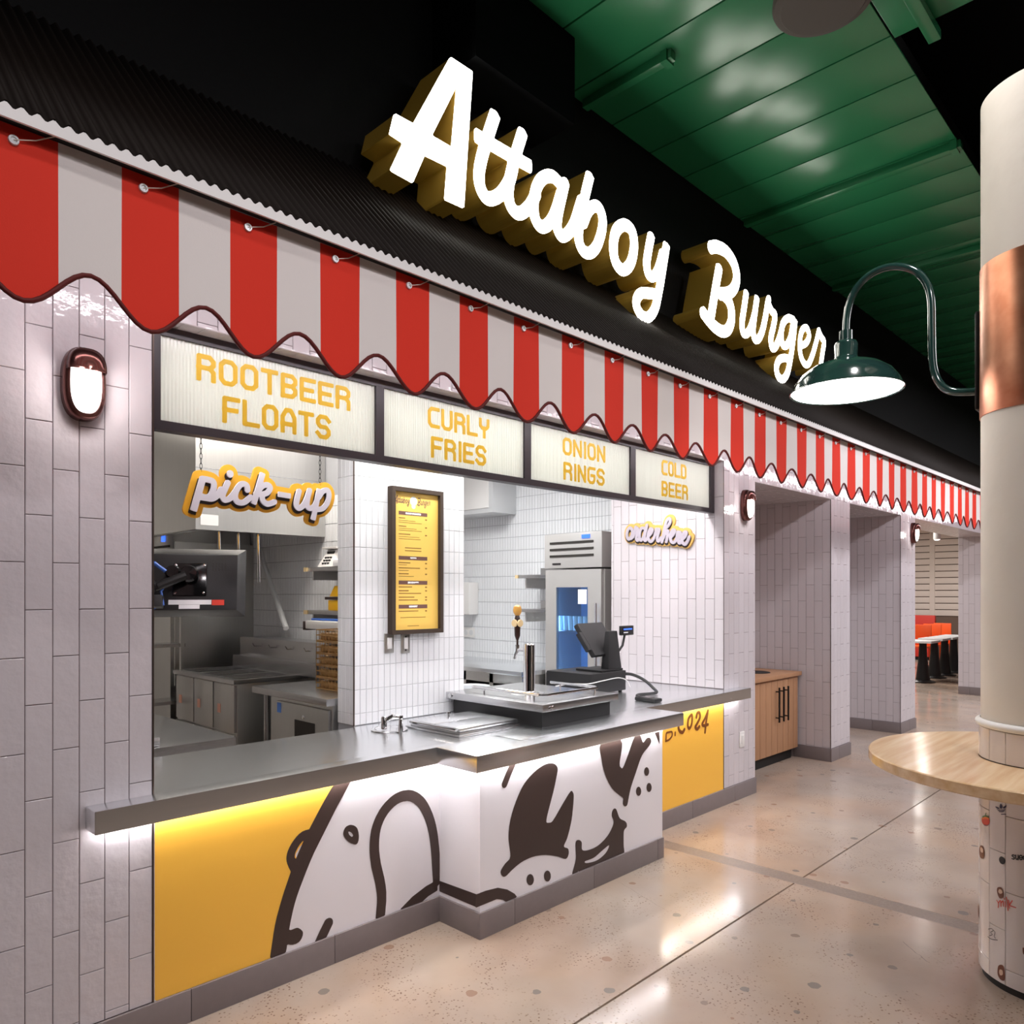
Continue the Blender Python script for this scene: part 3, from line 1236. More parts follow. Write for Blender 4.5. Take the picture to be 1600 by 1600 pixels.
for s in range(NS):
    x0 = AX0 + s * SW
    V, F = [], []
    n, rws = 8, 4
    for i in range(n + 1):
        x = x0 + SW * i / n
        zb = scallop(x)
        for j in range(rws + 1):
            z = ZFB + (zb - ZFB) * j / rws
            V.append((x, fab_y(x, z), z))
    for i in range(n):
        for j in range(rws):
            a = i * (rws + 1) + j
            F.append((a, a + 1, a + rws + 2, a + rws + 1))
    me = bpy.data.meshes.new('stripe')
    me.from_pydata(V, [], F)
    for p in me.polygons:
        p.use_smooth = True
    o = obj('stripe', me, 'white_fabric' if s % 2 == 0 else 'red_fabric', aw)
    md = o.modifiers.new('thickness', 'SOLIDIFY')
    md.thickness = 0.002
    md.use_rim = False
pts = []
for i in range(NS * 8 + 1):
    x = AX0 + SW * i / 8
    z = scallop(x)
    pts.append((x, fab_y(x, z) - 0.001, z))
obj('binding', MB().tube(pts, 0.0068, 6).mesh('binding', smooth=True, angle=80), 'binding', aw)
obj('rod', MB().tube([(AX0, AW - 0.004, ZROD + 0.004), (AX0 + NS * SW, AW - 0.004, ZROD + 0.004)], 0.0125, 10).mesh('rod', smooth=True), 'black_metal', aw)
gro = MB().lathe([(0.0, -0.003), (0.006, -0.003), (0.0075, -0.006), (0.0115, -0.006), (0.0125, 0.0)], (0, 0, 0), 16, 'y').mesh('grommet', smooth=True)
for s in range(1, NS, 2):
    x = AX0 + (s + 0.36) * SW
    y = fab_y(x, ZFB - 0.04) - 0.001
    obj('grommet', gro, 'galv', aw, (x, y, ZFB - 0.038))
    obj('cord', MB().tube([(x, y - 0.004, ZFB - 0.038), (x + 0.045, y - 0.012, ZFB - 0.024), (x + 0.098, y - 0.014, ZROD + 0.004)], 0.0016, 5), 'cord', aw)
for x in np.arange(-0.42, 12.0, 0.61):
    obj('bracket', MB().box(x - 0.016, x + 0.016, AW - 0.018, AW + 0.01, ZROD + 0.004, ZROD + 0.026), 'black_metal', aw)
# white eave board and corrugated roof
V, F = [], []
pitch, nsx = 0.0342, 6
ncol = int(NS * SW / pitch * nsx)
y0, z0, y1, z1 = AW - 0.046, 2.760, -0.012, 3.44
nv = Vector((0, -(z1 - z0), (y1 - y0))).normalized()
for i in range(ncol + 1):
    x = AX0 + i * pitch / nsx
    h = 0.0075 * math.sin(2 * math.pi * i / nsx)
    for t in (0.0, 1.0):
        V.append((x, y0 + (y1 - y0) * t + nv.y * h, z0 + (z1 - z0) * t + nv.z * h))
for i in range(ncol):
    F.append((2 * i, 2 * i + 2, 2 * i + 3, 2 * i + 1))
me = bpy.data.meshes.new('corrugated_sheet')
me.from_pydata(V, [], F)
for p in me.polygons:
    p.use_smooth = True
ro = obj('corrugated_roof', me, 'roof_metal')
md = ro.modifiers.new('thickness', 'SOLIDIFY')
md.thickness = 0.0015
V, F = [], []
for i in range(ncol + 1):
    x = AX0 + i * pitch / nsx
    zt = 2.7565 + 0.006 * math.sin(2 * math.pi * i / nsx)
    for yy, zz in ((AW - 0.0475, 2.7255), (AW - 0.0475, zt), (AW - 0.0400, zt), (AW - 0.0400, 2.7255)):
        V.append((x, yy, zz))
for i in range(ncol):
    a = 4 * i
    for q in range(4):
        q2 = (q + 1) % 4
        F.append((a + q, a + 4 + q, a + 4 + q2, a + q2))
me = bpy.data.meshes.new('closure_strip')
me.from_pydata(V, [], F)
obj('closure_strip', me, 'white_plain', aw)
tag(ro, 'dark rusty corrugated metal roof sloping up behind the striped awning', 'roof')

# ================================================================== ILLUMINATED SIGN
SY = -0.26
Z1 = ((560, 80), 5.3333)
Z2 = ((800, 240), 1600 / 270)
Z3 = ((1050, 360), 1600 / 260)
PQ = lambda pts, Z: pxY(pts, Z[0], Z[1], SY)
SR = 0.0315


def sign_letters():
    out = []
    sh = Shape(0.008)
    sh.poly(PQ([(765, 50), (948, 172), (876, 1308), (718, 1237), (740, 960), (550, 868), (450, 1098), (263, 992), (370, 765), (256, 690), (298, 520), (455, 606)], Z1))
    sh.poly(PQ([(820, 285), (775, 802), (608, 705)], Z1), cut=True)
    out.append(sh)
    sh = Shape(0.007)
    st = lambda p, Z, r=SR, flat=(False, False), closed=False: sh.stroke(PQ(p, Z), r, True, flat, closed)
    st([(1140, 522), (1085, 690), (1030, 880), (1005, 1020), (1015, 1130), (1060, 1215), (1120, 1228), (1195, 1180), (1262, 1070), (1290, 960)], Z1, flat=(True, False))
    st([(1370, 670), (1320, 830), (1275, 1000), (1250, 1150), (1262, 1270), (1310, 1342), (1365, 1345), (1430, 1285), (1480, 1190)], Z1, flat=(True, False))
    st([(972, 697), (1200, 830), (1436, 964)], Z1, flat=(True, True))
    st([(430, 260), (380, 215), (320, 210), (262, 250), (218, 345), (200, 470), (212, 590), (255, 668), (312, 672), (370, 610), (415, 500), (450, 380)], Z2)
    st([(492, 255), (460, 400), (425, 560), (418, 680), (455, 760), (512, 745), (570, 660), (610, 540), (640, 440)], Z2, flat=(True, False))
    st([(722, 196), (680, 370), (645, 540), (618, 700), (622, 820), (665, 905), (728, 918), (788, 850), (830, 720), (838, 600), (806, 505), (755, 487), (700, 540), (660, 640)], Z2, flat=(True, False))
    out.append(sh)
    sh = Shape(0.007)
    st([(1040, 660), (965, 715), (938, 860), (960, 1005), (1028, 1078), (1098, 1015), (1130, 865), (1112, 720)], Z2, r=0.034, closed=True)
    out.append(sh)
    sh = Shape(0.007)
    st([(1290, 752), (1262, 900), (1247, 1020), (1264, 1115), (1312, 1138), (1358, 1060), (1392, 930)], Z2, flat=(True, False))
    st([(1431, 838), (1398, 1050), (1365, 1250), (1325, 1430), (1268, 1512), (1208, 1505), (1158, 1430), (1152, 1355), (1192, 1295), (1262, 1292), (1350, 1305)], Z2, flat=(True, False))
    out.append(sh)
    sh = Shape(0.007)
    st([(455, 348), (425, 520), (395, 700), (372, 850)], Z3, r=0.038, flat=(True, False))
    st([(368, 165), (432, 158), (520, 205), (592, 310), (622, 440), (604, 540), (552, 598), (470, 612)], Z3, r=0.042, flat=(True, False))
    st([(480, 605), (540, 670), (570, 760), (570, 870), (538, 952), (485, 972), (415, 930), (350, 860), (292, 782)], Z3, r=0.040, flat=(False, True))
    out.append(sh)
    sh = Shape(0.006)
    st([(715, 588), (694, 740), (674, 880), (682, 975), (716, 995), (758, 930), (800, 780)], Z3, r=0.029, flat=(True, False))
    st([(818, 640), (796, 800), (780, 950), (792, 1035), (824, 1050), (862, 985), (893, 860), (920, 700), (930, 664)], Z3, r=0.029, flat=(True, False))
    st([(925, 700), (958, 775), (990, 815), (976, 920), (950, 1040), (962, 1125), (993, 1122), (1030, 1040), (1060, 930)], Z3, r=0.029)
    st([(1165, 860), (1115, 845), (1068, 895), (1050, 1000), (1062, 1090), (1098, 1108), (1138, 1035), (1158, 930)], Z3, r=0.029)
    st([(1186, 860), (1166, 1050), (1140, 1230), (1108, 1375), (1062, 1432), (1018, 1396), (1004, 1315), (1030, 1246), (1080, 1226), (1135, 1240)], Z3, r=0.029, flat=(True, False))
    out.append(sh)
    sh = Shape(0.006)
    st([(1236, 1112), (1290, 1082), (1318, 1015), (1300, 945), (1270, 938), (1242, 985), (1228, 1095), (1238, 1205), (1272, 1280), (1312, 1284), (1352, 1195), (1390, 1060), (1412, 965)], Z3, r=0.026)
    st([(1412, 975), (1438, 1030), (1462, 1072), (1450, 1160), (1434, 1270), (1428, 1330)], Z3, r=0.028, flat=(False, True))
    out.append(sh)
    return out


SIGN = [s.contour() for s in sign_letters()]
sg = thing('illuminated_sign', 'large white glowing script letters with gold sides above the awning', 'sign', (2.4, -0.15, 3.3))
for loops in SIGN:
    body = obj('letter', extrude_loops(loops, PLANE_Y(SY), 0.004, 0.205), 'gold', sg)
    # back flange, wider than the can
    obj('letter_face', extrude_loops(loops, PLANE_Y(SY), -0.004, 0.0035), 'letter_face', body)
for (x, z0, z1) in ((1.0, 3.44, 3.50), (2.05, 3.2, 3.32), (2.62, 3.0, 3.2), (3.3, 3.2, 3.4), (4.55, 3.0, 3.15), (5.0, 3.2, 3.35)):
    obj('standoff', MB().box(x - 0.012, x + 0.012, -0.10, 0.008, z0 + 0.05, z0 + 0.08), 'black_metal', sg)

# black boxed duct below the ceiling
dx = onY(898, 100, -0.30)[0]
tag(obj('boxed_duct', MB().box(dx - 0.7, dx, -0.30, 0.006, 4.02, 5.3), 'void_black'), 'black boxed duct dropping from the ceiling at the edge of the green planks', 'duct')

# ================================================================== MENU GLASS BAND
GY = 0.09
gb = thing('glass_menu_band', 'dark framed band of ribbed glass panels across the top of the counter opening', 'panel', (2.05, GY, 2.2))
fm = MB()
fm.box(0.006, X_R0 - 0.002, GY - 0.012, GY + 0.045, 2.19, 2.224)
fm.box(0.006, X_R0 - 0.002, GY - 0.012, GY + 0.045, 2.541, ZL)
PAN = [(0.054, 1.017), (1.062, 2.017), (2.068, 3.025), (3.080, 4.045)]
ed = [0.006] + [v for p in PAN for v in p] + [X_R0 - 0.002]
for i in range(0, len(ed), 2):
    fm.box(ed[i], ed[i + 1], GY - 0.012, GY + 0.045, 2.224, 2.541)
obj('frame', fm.mesh('frame'), 'dark_frame', gb)
for (x0, x1) in PAN:
    V, F = [], []
    n = int((x1 - x0) / 0.0136) * 6
    for i in range(n + 1):
        x = x0 + (x1 - x0) * i / n
        y = GY + 0.0016 * math.cos(2 * math.pi * i / 6)
        V += [(x, y, 2.224), (x, y, 2.541), (x, GY + 0.008, 2.224), (x, GY + 0.008, 2.541)]
    for i in range(n):
        a = 4 * i
        F += [(a, a + 4, a + 5, a + 1), (a + 2, a + 3, a + 7, a + 6)]
    me = bpy.data.meshes.new('glass')
    me.from_pydata(V, [], F)
    for p in me.polygons:
        p.use_smooth = True
    obj('ribbed_glass', me, 'glass_ribbed', gb)
for wd, x0, x1, top in (('ROOTBEER', .19, .883, 1), ('FLOATS', .292, .781, 0), ('CURLY', 1.331, 1.751, 1), ('FRIES', 1.351, 1.727, 0),
                        ('ONION', 2.353, 2.762, 1), ('RINGS', 2.359, 2.755, 0), ('COLD', 3.40, 3.72, 1), ('BEER', 3.40, 3.74, 0)):
    sh = block_word(Shape(0.0035), wd, x0, x1, 2.403 if top else 2.256, 2.507 if top else 2.362, 0.0185)
    obj('lettering', extrude_loops(sh.contour(), PLANE_Y(GY), -0.004, -0.0015), 'yellow_text', gb)

# ================================================================== COUNTER
ZT, ZTB = 0.865, 0.788
top_pts = [(-0.222, -0.10), (1.232, -0.10), (1.232, -0.372), (2.935, -0.372), (2.935, -0.10), (4.335, -0.10), (4.335, -0.001), (4.101, -0.001), (4.101, 0.94), (2.082, 0.94), (2.082, 0.648),
           (1.276, 0.648), (1.276, 0.622), (0.002, 0.622), (0.002, -0.001), (-0.222, -0.001)]
ct = obj('steel_worktop', MB().poly_prism(top_pts, ZTB, ZT).mesh('worktop', bevel=0.003), 'steel_top')
tag(ct, 'long stepped stainless steel service counter top with thick front edge', 'countertop')
cb = thing('counter_base', 'counter base with yellow panels and a black and white cartoon mural', 'counter', (2.0, 0.2, 0))
base_pts = [(0.002, 0.0), (1.333, 0.0), (1.333, -0.285), (2.836, -0.285), (2.836, 0.0), (4.100, 0.0), (4.100, 0.6), (0.002, 0.6)]
obj('body', MB().poly_prism(base_pts, 0.0, ZTB - 0.001), 'white_paint', cb)


def clip_poly(pts, zmin, zmax):
    return pts


M6 = ((400, 1180), 4.4444)
M7 = ((740, 1130), 5.3333)
M8 = ((1010, 1080), 1600 / 130)
Q6 = lambda p: pxY(p, M6[0], M6[1], 0.0)
Q7 = lambda p: pxY(p, M7[0], M7[1], -0.285)
Q8 = lambda p: pxY(p, M8[0], M8[1], 0.0)
ZB = 0.121
# yellow field left of the animal's outline
bandL = Q6([(525, 222), (440, 375), (365, 520), (300, 660), (240, 810), (180, 990), (130, 1180), (95, 1420)])
bandR = Q6([(205, 1390), (230, 1200), (270, 1020), (330, 850), (400, 680), (470, 540), (560, 360), (650, 195)])
mid = [((a[0] + b[0]) / 2, (a[1] + b[1]) / 2) for a, b in zip(bandL, bandR[::-1])]
mid[0] = (mid[0][0] + (ZTB - mid[0][1]) * 0.35, ZTB - 0.001)
mid[-1] = (mid[-1][0], ZB)
sh = Shape(0.006)
sh.poly([(0.004, ZB), (0.004, ZTB - 0.001)] + mid)
sh.poly(Q6([(352, 585), (300, 640), (272, 690), (288, 748), (330, 690), (375, 600)]), cut=True)
earfill = [s for s in sh.contour()]
obj('yellow_panel', extrude_loops(earfill, PLANE_Y(0.0), -0.0012, 0.0), 'yellow', cb)
obj('yellow_panel', MB().box(2.838, 4.092, -0.0012, 0.0, ZB, ZTB - 0.001), 'yellow', cb)


def ink(loops_shape, plane, m='mural_ink', name='mural_print', d=-0.0022, par=cb):
    return obj(name, extrude_loops(loops_shape.contour(), plane, d, d + 0.0008), m, par)


sh = Shape(0.005)
bl = catmull(bandL, 4); br = catmull(bandR, 4)
bl = [(p[0], min(max(p[1], ZB), ZTB - 0.001)) for p in bl]
br = [(p[0], min(max(p[1], ZB), ZTB - 0.001)) for p in br]
t0, t1 = bl[0], br[-1]
sh.poly(bl + br + ([(t1[0] + 0.02, ZTB - .001), (t0[0] + 0.045, ZTB - .001)] if True else []))
sh.stroke(Q6([(385, 540), (320, 562), (262, 635), (238, 710), (262, 780), (285, 800)]), 0.0185)
sh.poly(Q6([(200, 1225), (245, 1212), (290, 1198), (325, 1230), (305, 1288), (255, 1315), (200, 1300)]), sm=True)
ink(sh, PLANE_Y(0.0))
sh = Shape(0.0035)
sh.poly(Q6([(620, 500), (660, 483), (700, 505), (713, 570), (695, 618), (640, 600), (605, 550)]), sm=True)
sh.poly(Q6([(640, 530), (660, 536), (673, 556), (664, 566), (646, 552)]), sm=True, cut=True)
ink(sh, PLANE_Y(0.0))
sh = Shape(0.005)
lg = Q6([(500, 1168), (470, 1230), (438, 1300)])
sh.stroke(lg, 0.0235, sm=False)
sh.poly([(lg[2][0] - .2, ZB), (lg[2][0] + .2, ZB), (lg[2][0] + .2, -0.2), (lg[2][0] - .2, -0.2)], cut=True)
ink(sh, PLANE_Y(0.0))
sh = Shape(0.006)
lp = Q6([(858, 1165), (872, 1000), (862, 890), (832, 760), (820, 630), (836, 500), (890, 385), (975, 302), (1065, 280), (1140, 322), (1192, 410), (1225, 520), (1243, 660), (1256, 870)])
sh.stroke(lp, 0.0255)
bx = Q6([(985, 1085), (1080, 985), (1180, 908), (1257, 866), (1259, 938), (1195, 978), (1148, 1022)])
sh.poly(bx)
sh.poly([(0.5, ZB), (1.6, ZB), (1.6, -0.4), (0.5, -0.4)], cut=True)
sh.poly([(1.331, -0.4), (1.9, -0.4), (1.9, 1.2), (1.331, 1.2)], cut=True)
ink(sh, PLANE_Y(0.0))
# the printed step between the two faces
qx = lambda p: pxX(p, M6[0], M6[1], 1.333)
sh = Shape(0.0035)
sh.poly(qx([(1258, 470), (1271, 560), (1277, 700), (1275, 868), (1256, 900)]))
sh.poly(qx([(1256, 864), (1536, 966), (1536, 1056), (1256, 936)]))
sh.poly([(0.0, -1), (0.4, -1), (0.4, 2), (0.0, 2)], cut=True)
sh.poly([(-0.285, -1), (-0.6, -1), (-0.6, 2), (-0.285, 2)], cut=True)
ink(sh, PLANE_X(1.333))
# front face
sh = Shape(0.005)
sh.poly(Q7([(14, 1428), (100, 1395), (200, 1370), (280, 1385), (340, 1420), (370, 1460), (285, 1500), (240, 1470), (190, 1465), (120, 1495), (14, 1538)]))
sh.poly([(1.0, ZB), (3.2, ZB), (3.2, -0.4), (1.0, -0.4)], cut=True)
ink(sh, PLANE_Y(-0.285))
sh = Shape(0.005)
sh.stroke(Q7([(330, 330), (285, 430), (256, 507)]), 0.0185, sm=False)
sh.poly([(1.0, ZTB - .001), (3.2, ZTB - .001), (3.2, 1.2), (1.0, 1.2)], cut=True)
ink(sh, PLANE_Y(-0.285))
sh = Shape(0.005)
sh.poly(Q7([(305, 1110), (290, 960), (300, 830), (340, 680), (410, 520), (500, 410), (590, 345), (660, 335), (697, 370), (690, 440), (660, 580), (605, 800), (625, 828), (660, 810), (730, 690),
            (800, 575), (822, 570), (832, 620), (815, 800), (780, 950), (750, 1025), (785, 1045), (790, 1090), (765, 1130), (700, 1110), (600, 1097), (500, 1110), (400, 1155), (320, 1220), (265, 1275),
            (235, 1270), (225, 1230), (260, 1170)]), sm=True)
ink(sh, PLANE_Y(-0.285))
for c, rx, ry in (((470, 1303), 30, 47), ((613, 1273), 28, 46), ((1440, 402), 20, 36), ((1373, 567), 21, 38), ((1460, 535), 21, 38)):
    sh = Shape(0.0025)
    sh.poly(Q7([(c[0] + rx * math.cos(a), c[1] + ry * math.sin(a)) for a in np.linspace(0, 6.2832, 24, endpoint=False)]))
    ink(sh, PLANE_Y(-0.285))
sh = Shape(0.005)
sh.poly(Q7([(1060, 170), (1065, 300), (1095, 430), (1150, 540), (1215, 600), (1245, 625), (1242, 670), (1258, 692), (1278, 680), (1290, 620), (1310, 530), (1350, 410), (1400, 270), (1460, 190), (1478, 150),
            (1465, 120), (1440, 125), (1410, 160), (1385, 100), (1340, 110), (1290, 250), (1245, 365), (1225, 368), (1215, 330), (1228, 140)]), sm=True)
sh.poly([(1.0, ZTB - .001), (3.2, ZTB - .001), (3.2, 1.2), (1.0, 1.2)], cut=True)
ink(sh, PLANE_Y(-0.285))
sh = Shape(0.004)
sh.poly(Q7([(820, 1250), (850, 1130), (848, 1000), (870, 972), (898, 990), (903, 1055), (960, 1055), (1040, 1015), (1120, 930), (1165, 830), (1150, 770), (1160, 720), (1185, 715), (1215, 790), (1265, 820),
            (1275, 860), (1250, 900), (1248, 1010), (1245, 1100), (1130, 1135), (1110, 1150), (890, 1240), (875, 1225), (850, 1262), (830, 1267)]), sm=True)
sh.poly(Q7([(925, 1150), (1000, 1120), (1070, 1060), (1128, 1015), (1100, 1080), (1030, 1140), (945, 1165)]), sm=True, cut=True)
sh.poly([(1.0, ZB), (3.2, ZB), (3.2, -0.4), (1.0, -0.4)], cut=True)
ink(sh, PLANE_Y(-0.285))
sh = Shape(0.004)
sh.poly(Q7([(1506, 78), (1547, 172), (1547, 70)]))
ink(sh, PLANE_Y(-0.285))
# painted date on the right yellow panel
sh = Shape(0.0035)
s8 = lambda p, r, closed=False, flat=(False, False): sh.stroke(Q8(p), r, True, flat, closed)
s8([(620, 640), (612, 700), (640, 770), (690, 790), (725, 735)], 0.012)
s8([(862, 450), (805, 530), (790, 660), (820, 715), (862, 640), (875, 510)], 0.011, closed=True)
s8([(955, 500), (972, 420), (1015, 415), (1022, 510), (965, 630), (935, 690), (972, 728), (1012, 680)], 0.012)
s8([(1178, 372), (1122, 520), (1066, 630), (1105, 662), (1178, 640)], 0.011)
s8([(1172, 420), (1142, 600), (1122, 790)], 0.011)
s8([(365, 960), (432, 930), (487, 855), (482, 782), (420, 790), (378, 810), (372, 900), (365, 960)], 0.007)
s8([(548, 792), (546, 845)], 0.008)
ink(sh, PLANE_Y(0.0), 'brown_ink', 'painted_date', d=-0.003)

# LED strip glowing under the counter nose
ls = MB()
ls.box(-0.19, 1.31, -0.030, -0.020, ZTB - 0.006, ZTB - 0.001)
ls.box(1.300, 1.312, -0.30, -0.04, ZTB - 0.006, ZTB - 0.001)
ls.box(1.32, 2.85, -0.318, -0.308, ZTB - 0.006, ZTB - 0.001)
ls.box(2.87, 4.30, -0.030, -0.020, ZTB - 0.006, ZTB - 0.001)
tag(obj('led_strip', ls, 'led'), 'white LED light strip under the front edge of the steel counter', 'light strip')

# ================================================================== WALL SCONCES
def sconce(x, z, label):
    t = thing('bulkhead_sconce', label, 'sconce', (x, -0.004, z), 'oval bulkhead lights on the tiled front')
    rx, rz, ex = 0.066, 0.122, 2.6

    def oval(sx, sz, y, n=40):
        out = []
        for k in range(n):
            a = 2 * math.pi * k / n
            c, s_ = math.cos(a), math.sin(a)
            out.append((x + sx * math.copysign(abs(c) ** (2 / ex), c), y, z + sz * math.copysign(abs(s_) ** (2 / ex), s_)))
        return out

    def shell(rings, cap=True):
        mb = MB()
        n = len(rings[0])
        for r in rings:
            mb.v += r
        for i in range(len(rings) - 1):
            for k in range(n):
                k2 = (k + 1) % n
                mb.f.append((i * n + k, i * n + k2, (i + 1) * n + k2, (i + 1) * n + k))
        if cap:
            mb.f.append(tuple((len(rings) - 1) * n + k for k in range(n)))
        return mb

    body = shell([oval(rx, rz, 0.004), oval(rx, rz, -0.02), oval(rx * .97, rz * .98, -0.034), oval(rx * .88, rz * .92, -0.046), oval(rx * .74, rz * .84, -0.050), oval(rx * .72, rz * .82, -0.044)], False)
    obj('housing', body.mesh('housing', smooth=True, angle=60), 'copper_dark', t)
    lens = shell([oval(rx * .74, rz * .82, -0.042), oval(rx * .66, rz * .76, -0.058), oval(rx * .4, rz * .5, -0.068)])
    ln = obj('lens', lens.mesh('lens', smooth=True, angle=80), 'sconce_glow', t)
    for q in range(7):
        zz = z - 0.055 + q * 0.0165
        hw = rx * 0.6
        obj('lens_rib', MB().tube([(x - hw, -0.060, zz), (x, -0.0705, zz), (x + hw, -0.060, zz)], 0.0026, 5), 'sconce_rib', ln)
    # half hood over the top of the lens
    V, F = [], []
    n = 18
    for i, (f, yy) in enumerate(((0.90, -0.046), (0.84, -0.072), (0.5, -0.082), (0.02, -0.084))):
        for k in range(n + 1):
            a = math.pi * k / n
            c, s_ = math.cos(a), math.sin(a)
            V.append((x + rx * f * math.copysign(abs(c) ** (2 / ex), c), yy, z + 0.036 + (rz - 0.036) * f * abs(s_) ** (2 / ex)))
    for i in range(3):
        for k in range(n):
            a = i * (n + 1) + k
            F.append((a, a + 1, a + n + 2, a + n + 1))
    me = bpy.data.meshes.new('hood')
    me.from_pydata(V, [], F)
    for p in me.polygons:
        p.use_smooth = True
    h = obj('hood', me, 'copper_dark', t)
    md = h.modifiers.new('thickness', 'SOLIDIFY')
    md.thickness = 0.003
    l = bpy.data.lights.new('sconce_bulb', 'POINT')
    l.energy = 2.2
    l.shadow_soft_size = 0.035
    l.color = (1.0, 0.93, 0.9)
    lo = bpy.data.objects.new('sconce_bulb', l)
    lo.location = (x, -0.125, z - 0.02)
    COL.objects.link(lo)


sconce(-0.231, 2.280, 'oval copper bulkhead sconce glowing on the left tiled pier under the awning')
sconce(4.423, 2.268, 'oval copper bulkhead sconce on the tiled pier right of the order counter')
sconce(8.53, 2.291, 'farthest oval bulkhead sconce, beside the opening to the dining room')

# ================================================================== SHELF, SWITCHES, MENU
def wall_switch(name, label, x, z, y, w=0.07, h=0.115, m='plastic_white', kind='rocker', group=None):
    t = thing(name, label, 'switch', (x, y, z), group)
    obj('plate', MB().box(x - w / 2, x + w / 2, y - 0.008, y, z - h / 2, z + h / 2).mesh('p', bevel=0.003), m, t)
    obj('rocker', MB().box(x - w * .22, x + w * .22, y - 0.014, y - 0.007, z - h * .28, z + h * .28).mesh('p', bevel=0.002), 'plastic_white', t)
    if kind == 'toggle':
        for dz in (-h * .33, h * .33):
            obj('screw', MB().lathe([(0.005, -0.002), (0.004, -0.0045)], (x, y - 0.008, z + dz), 10, 'y'), 'black_metal', t)
    return t


p0, p1 = onY(1150.5, 1142, 0), onY(1166.5, 1168, 0)
wall_switch('wall_outlet_plate', 'white wall plate low on the tiled pier right of the counter', (p0[0] + p1[0]) / 2, (p0[2] + p1[2]) / 2, 0.0, 0.075, 0.12)
pa = onY(607, 1005, YB)
wall_switch('light_switch', 'steel wall switch with white rocker under the left corner of the menu', pa[0], pa[2], YB, 0.066, 0.11, 'steel_v')
pb = onY(632.5, 1005, YB)
wall_switch('toggle_switch', 'steel wall switch with two dark screws under the middle of the menu', pb[0], pb[2], YB, 0.062, 0.115, 'steel_v', 'toggle')

mx0, mx1, mz0, mz1 = 1.500, 1.873, 1.352, 2.184
mn = thing('menu_board', 'tall yellow framed menu poster on the white tiled partition', 'menu', ((mx0 + mx1) / 2, YB, mz0))
fr = MB()
fw, fd = 0.024, 0.045
fr.box(mx0, mx1, YB - fd, YB - 0.001, mz0, mz0 + fw)
fr.box(mx0, mx1, YB - fd, YB - 0.001, mz1 - fw, mz1)
fr.box(mx0, mx0 + fw, YB - fd, YB - 0.001, mz0 + fw, mz1 - fw)
fr.box(mx1 - fw, mx1, YB - fd, YB - 0.001, mz0 + fw, mz1 - fw)
obj('frame', fr, 'dark_stain', mn)
obj('poster', MB().box(mx0 + fw, mx1 - fw, YB - 0.022, YB - 0.002, mz0 + fw, mz1 - fw), 'menu_yellow', mn)
PYM = YB - 0.022
# pixel row -> height, measured on the photo at the left and right text edges
def mpt(zx, zy):          # crop (600,750) scale 10.667
    p = onY(600 + zx / 10.667, 750 + zy / 10.667, PYM)
    return p[0], p[2]
def mpt2(zx, zy):         # crop (600,880) scale 13.333
    p = onY(600 + zx / 13.333, 880 + zy / 13.333, PYM)
    return p[0], p[2]
def rect(name, a, b, m, d=0.0008):
    return obj(name, MB().box(min(a[0], b[0]), max(a[0], b[0]), PYM - d, PYM, min(a[1], b[1]), max(a[1], b[1])), m, mn)
xl, xr = mpt(245, 550)[0], mpt(720, 580)[0]
heads = [('SMASH BURGERS', mpt(245, 512)[1], mpt(245, 572)[1], .54), ('SIDES', mpt(238, 1262)[1], mpt(238, 1325)[1], .22),
         ('BEVERAGES', mpt2(300, 360)[1], mpt2(300, 440)[1], .38), ('DESSERT', mpt2(300, 866)[1], mpt2(300, 945)[1], .30)]
for wd, za, zb, fx in heads:
    rect('heading_bar', (xl, za), (xr, zb), 'menu_brown')
    cx, hw = (xl + xr) / 2, (xr - xl) * fx / 2
    hh = (za - zb)
    sh = block_word(Shape(0.0011), wd, cx - hw, cx + hw, zb + hh * .24, za - hh * .24, 0.0036)
    obj('heading', extrude_loops(sh.contour(), PLANE_Y(PYM), -0.0014, -0.0009), 'paper_white', mn)
rows = [(mpt, 625, .22, 1.0), (mpt, 668, .58, .5), (mpt, 700, .80, .5), (mpt, 762, .26, 1.0), (mpt, 800, .62, .5), (mpt, 832, .80, .5), (mpt, 895, .40, 1.0), (mpt, 938, .72, .5), (mpt, 975, .76, .5),
        (mpt, 1375, .40, 1.0), (mpt, 1412, .28, .5), (mpt, 1462, .74, 1.0), (mpt, 1505, .34, .5), (mpt, 1560, .34, 1.0), (mpt2, 268, .52, .5), (mpt2, 492, .46, 1.0), (mpt2, 572, .34, 1.2), (mpt2, 628, .78, .9),
        (mpt2, 708, .54, 1.0), (mpt2, 768, .66, 1.0), (mpt2, 1003, .68, 1.0)]
for fn, zy, fx, th in rows:
    z = fn(245, zy)[1]
    obj('text_line', MB().box(xl, xl + (xr - xl) * fx, PYM - 0.0006, PYM, z - 0.0026 * th, z + 0.0026 * th), 'menu_text', mn)
    if th >= 1.0:
        obj('price', MB().box(xr - 0.016, xr - 0.002, PYM - 0.0006, PYM, z - 0.004, z + 0.003), 'menu_text', mn)
for z in (mpt(345, 1128)[1], mpt(345, 1175)[1]):
    obj('text_line', MB().box(xl + 0.044, xr - 0.044, PYM - 0.0006, PYM, z - 0.0024, z + 0.0024), 'menu_text', mn)
for zz, ins in ((mpt2(300, 1135)[1], 0.012), (mpt2(300, 1315)[1], 0.062)):
    obj('text_line', MB().box(xl + ins, xr - ins, PYM - 0.0006, PYM, zz - 0.0016, zz + 0.0016), 'menu_text', mn)
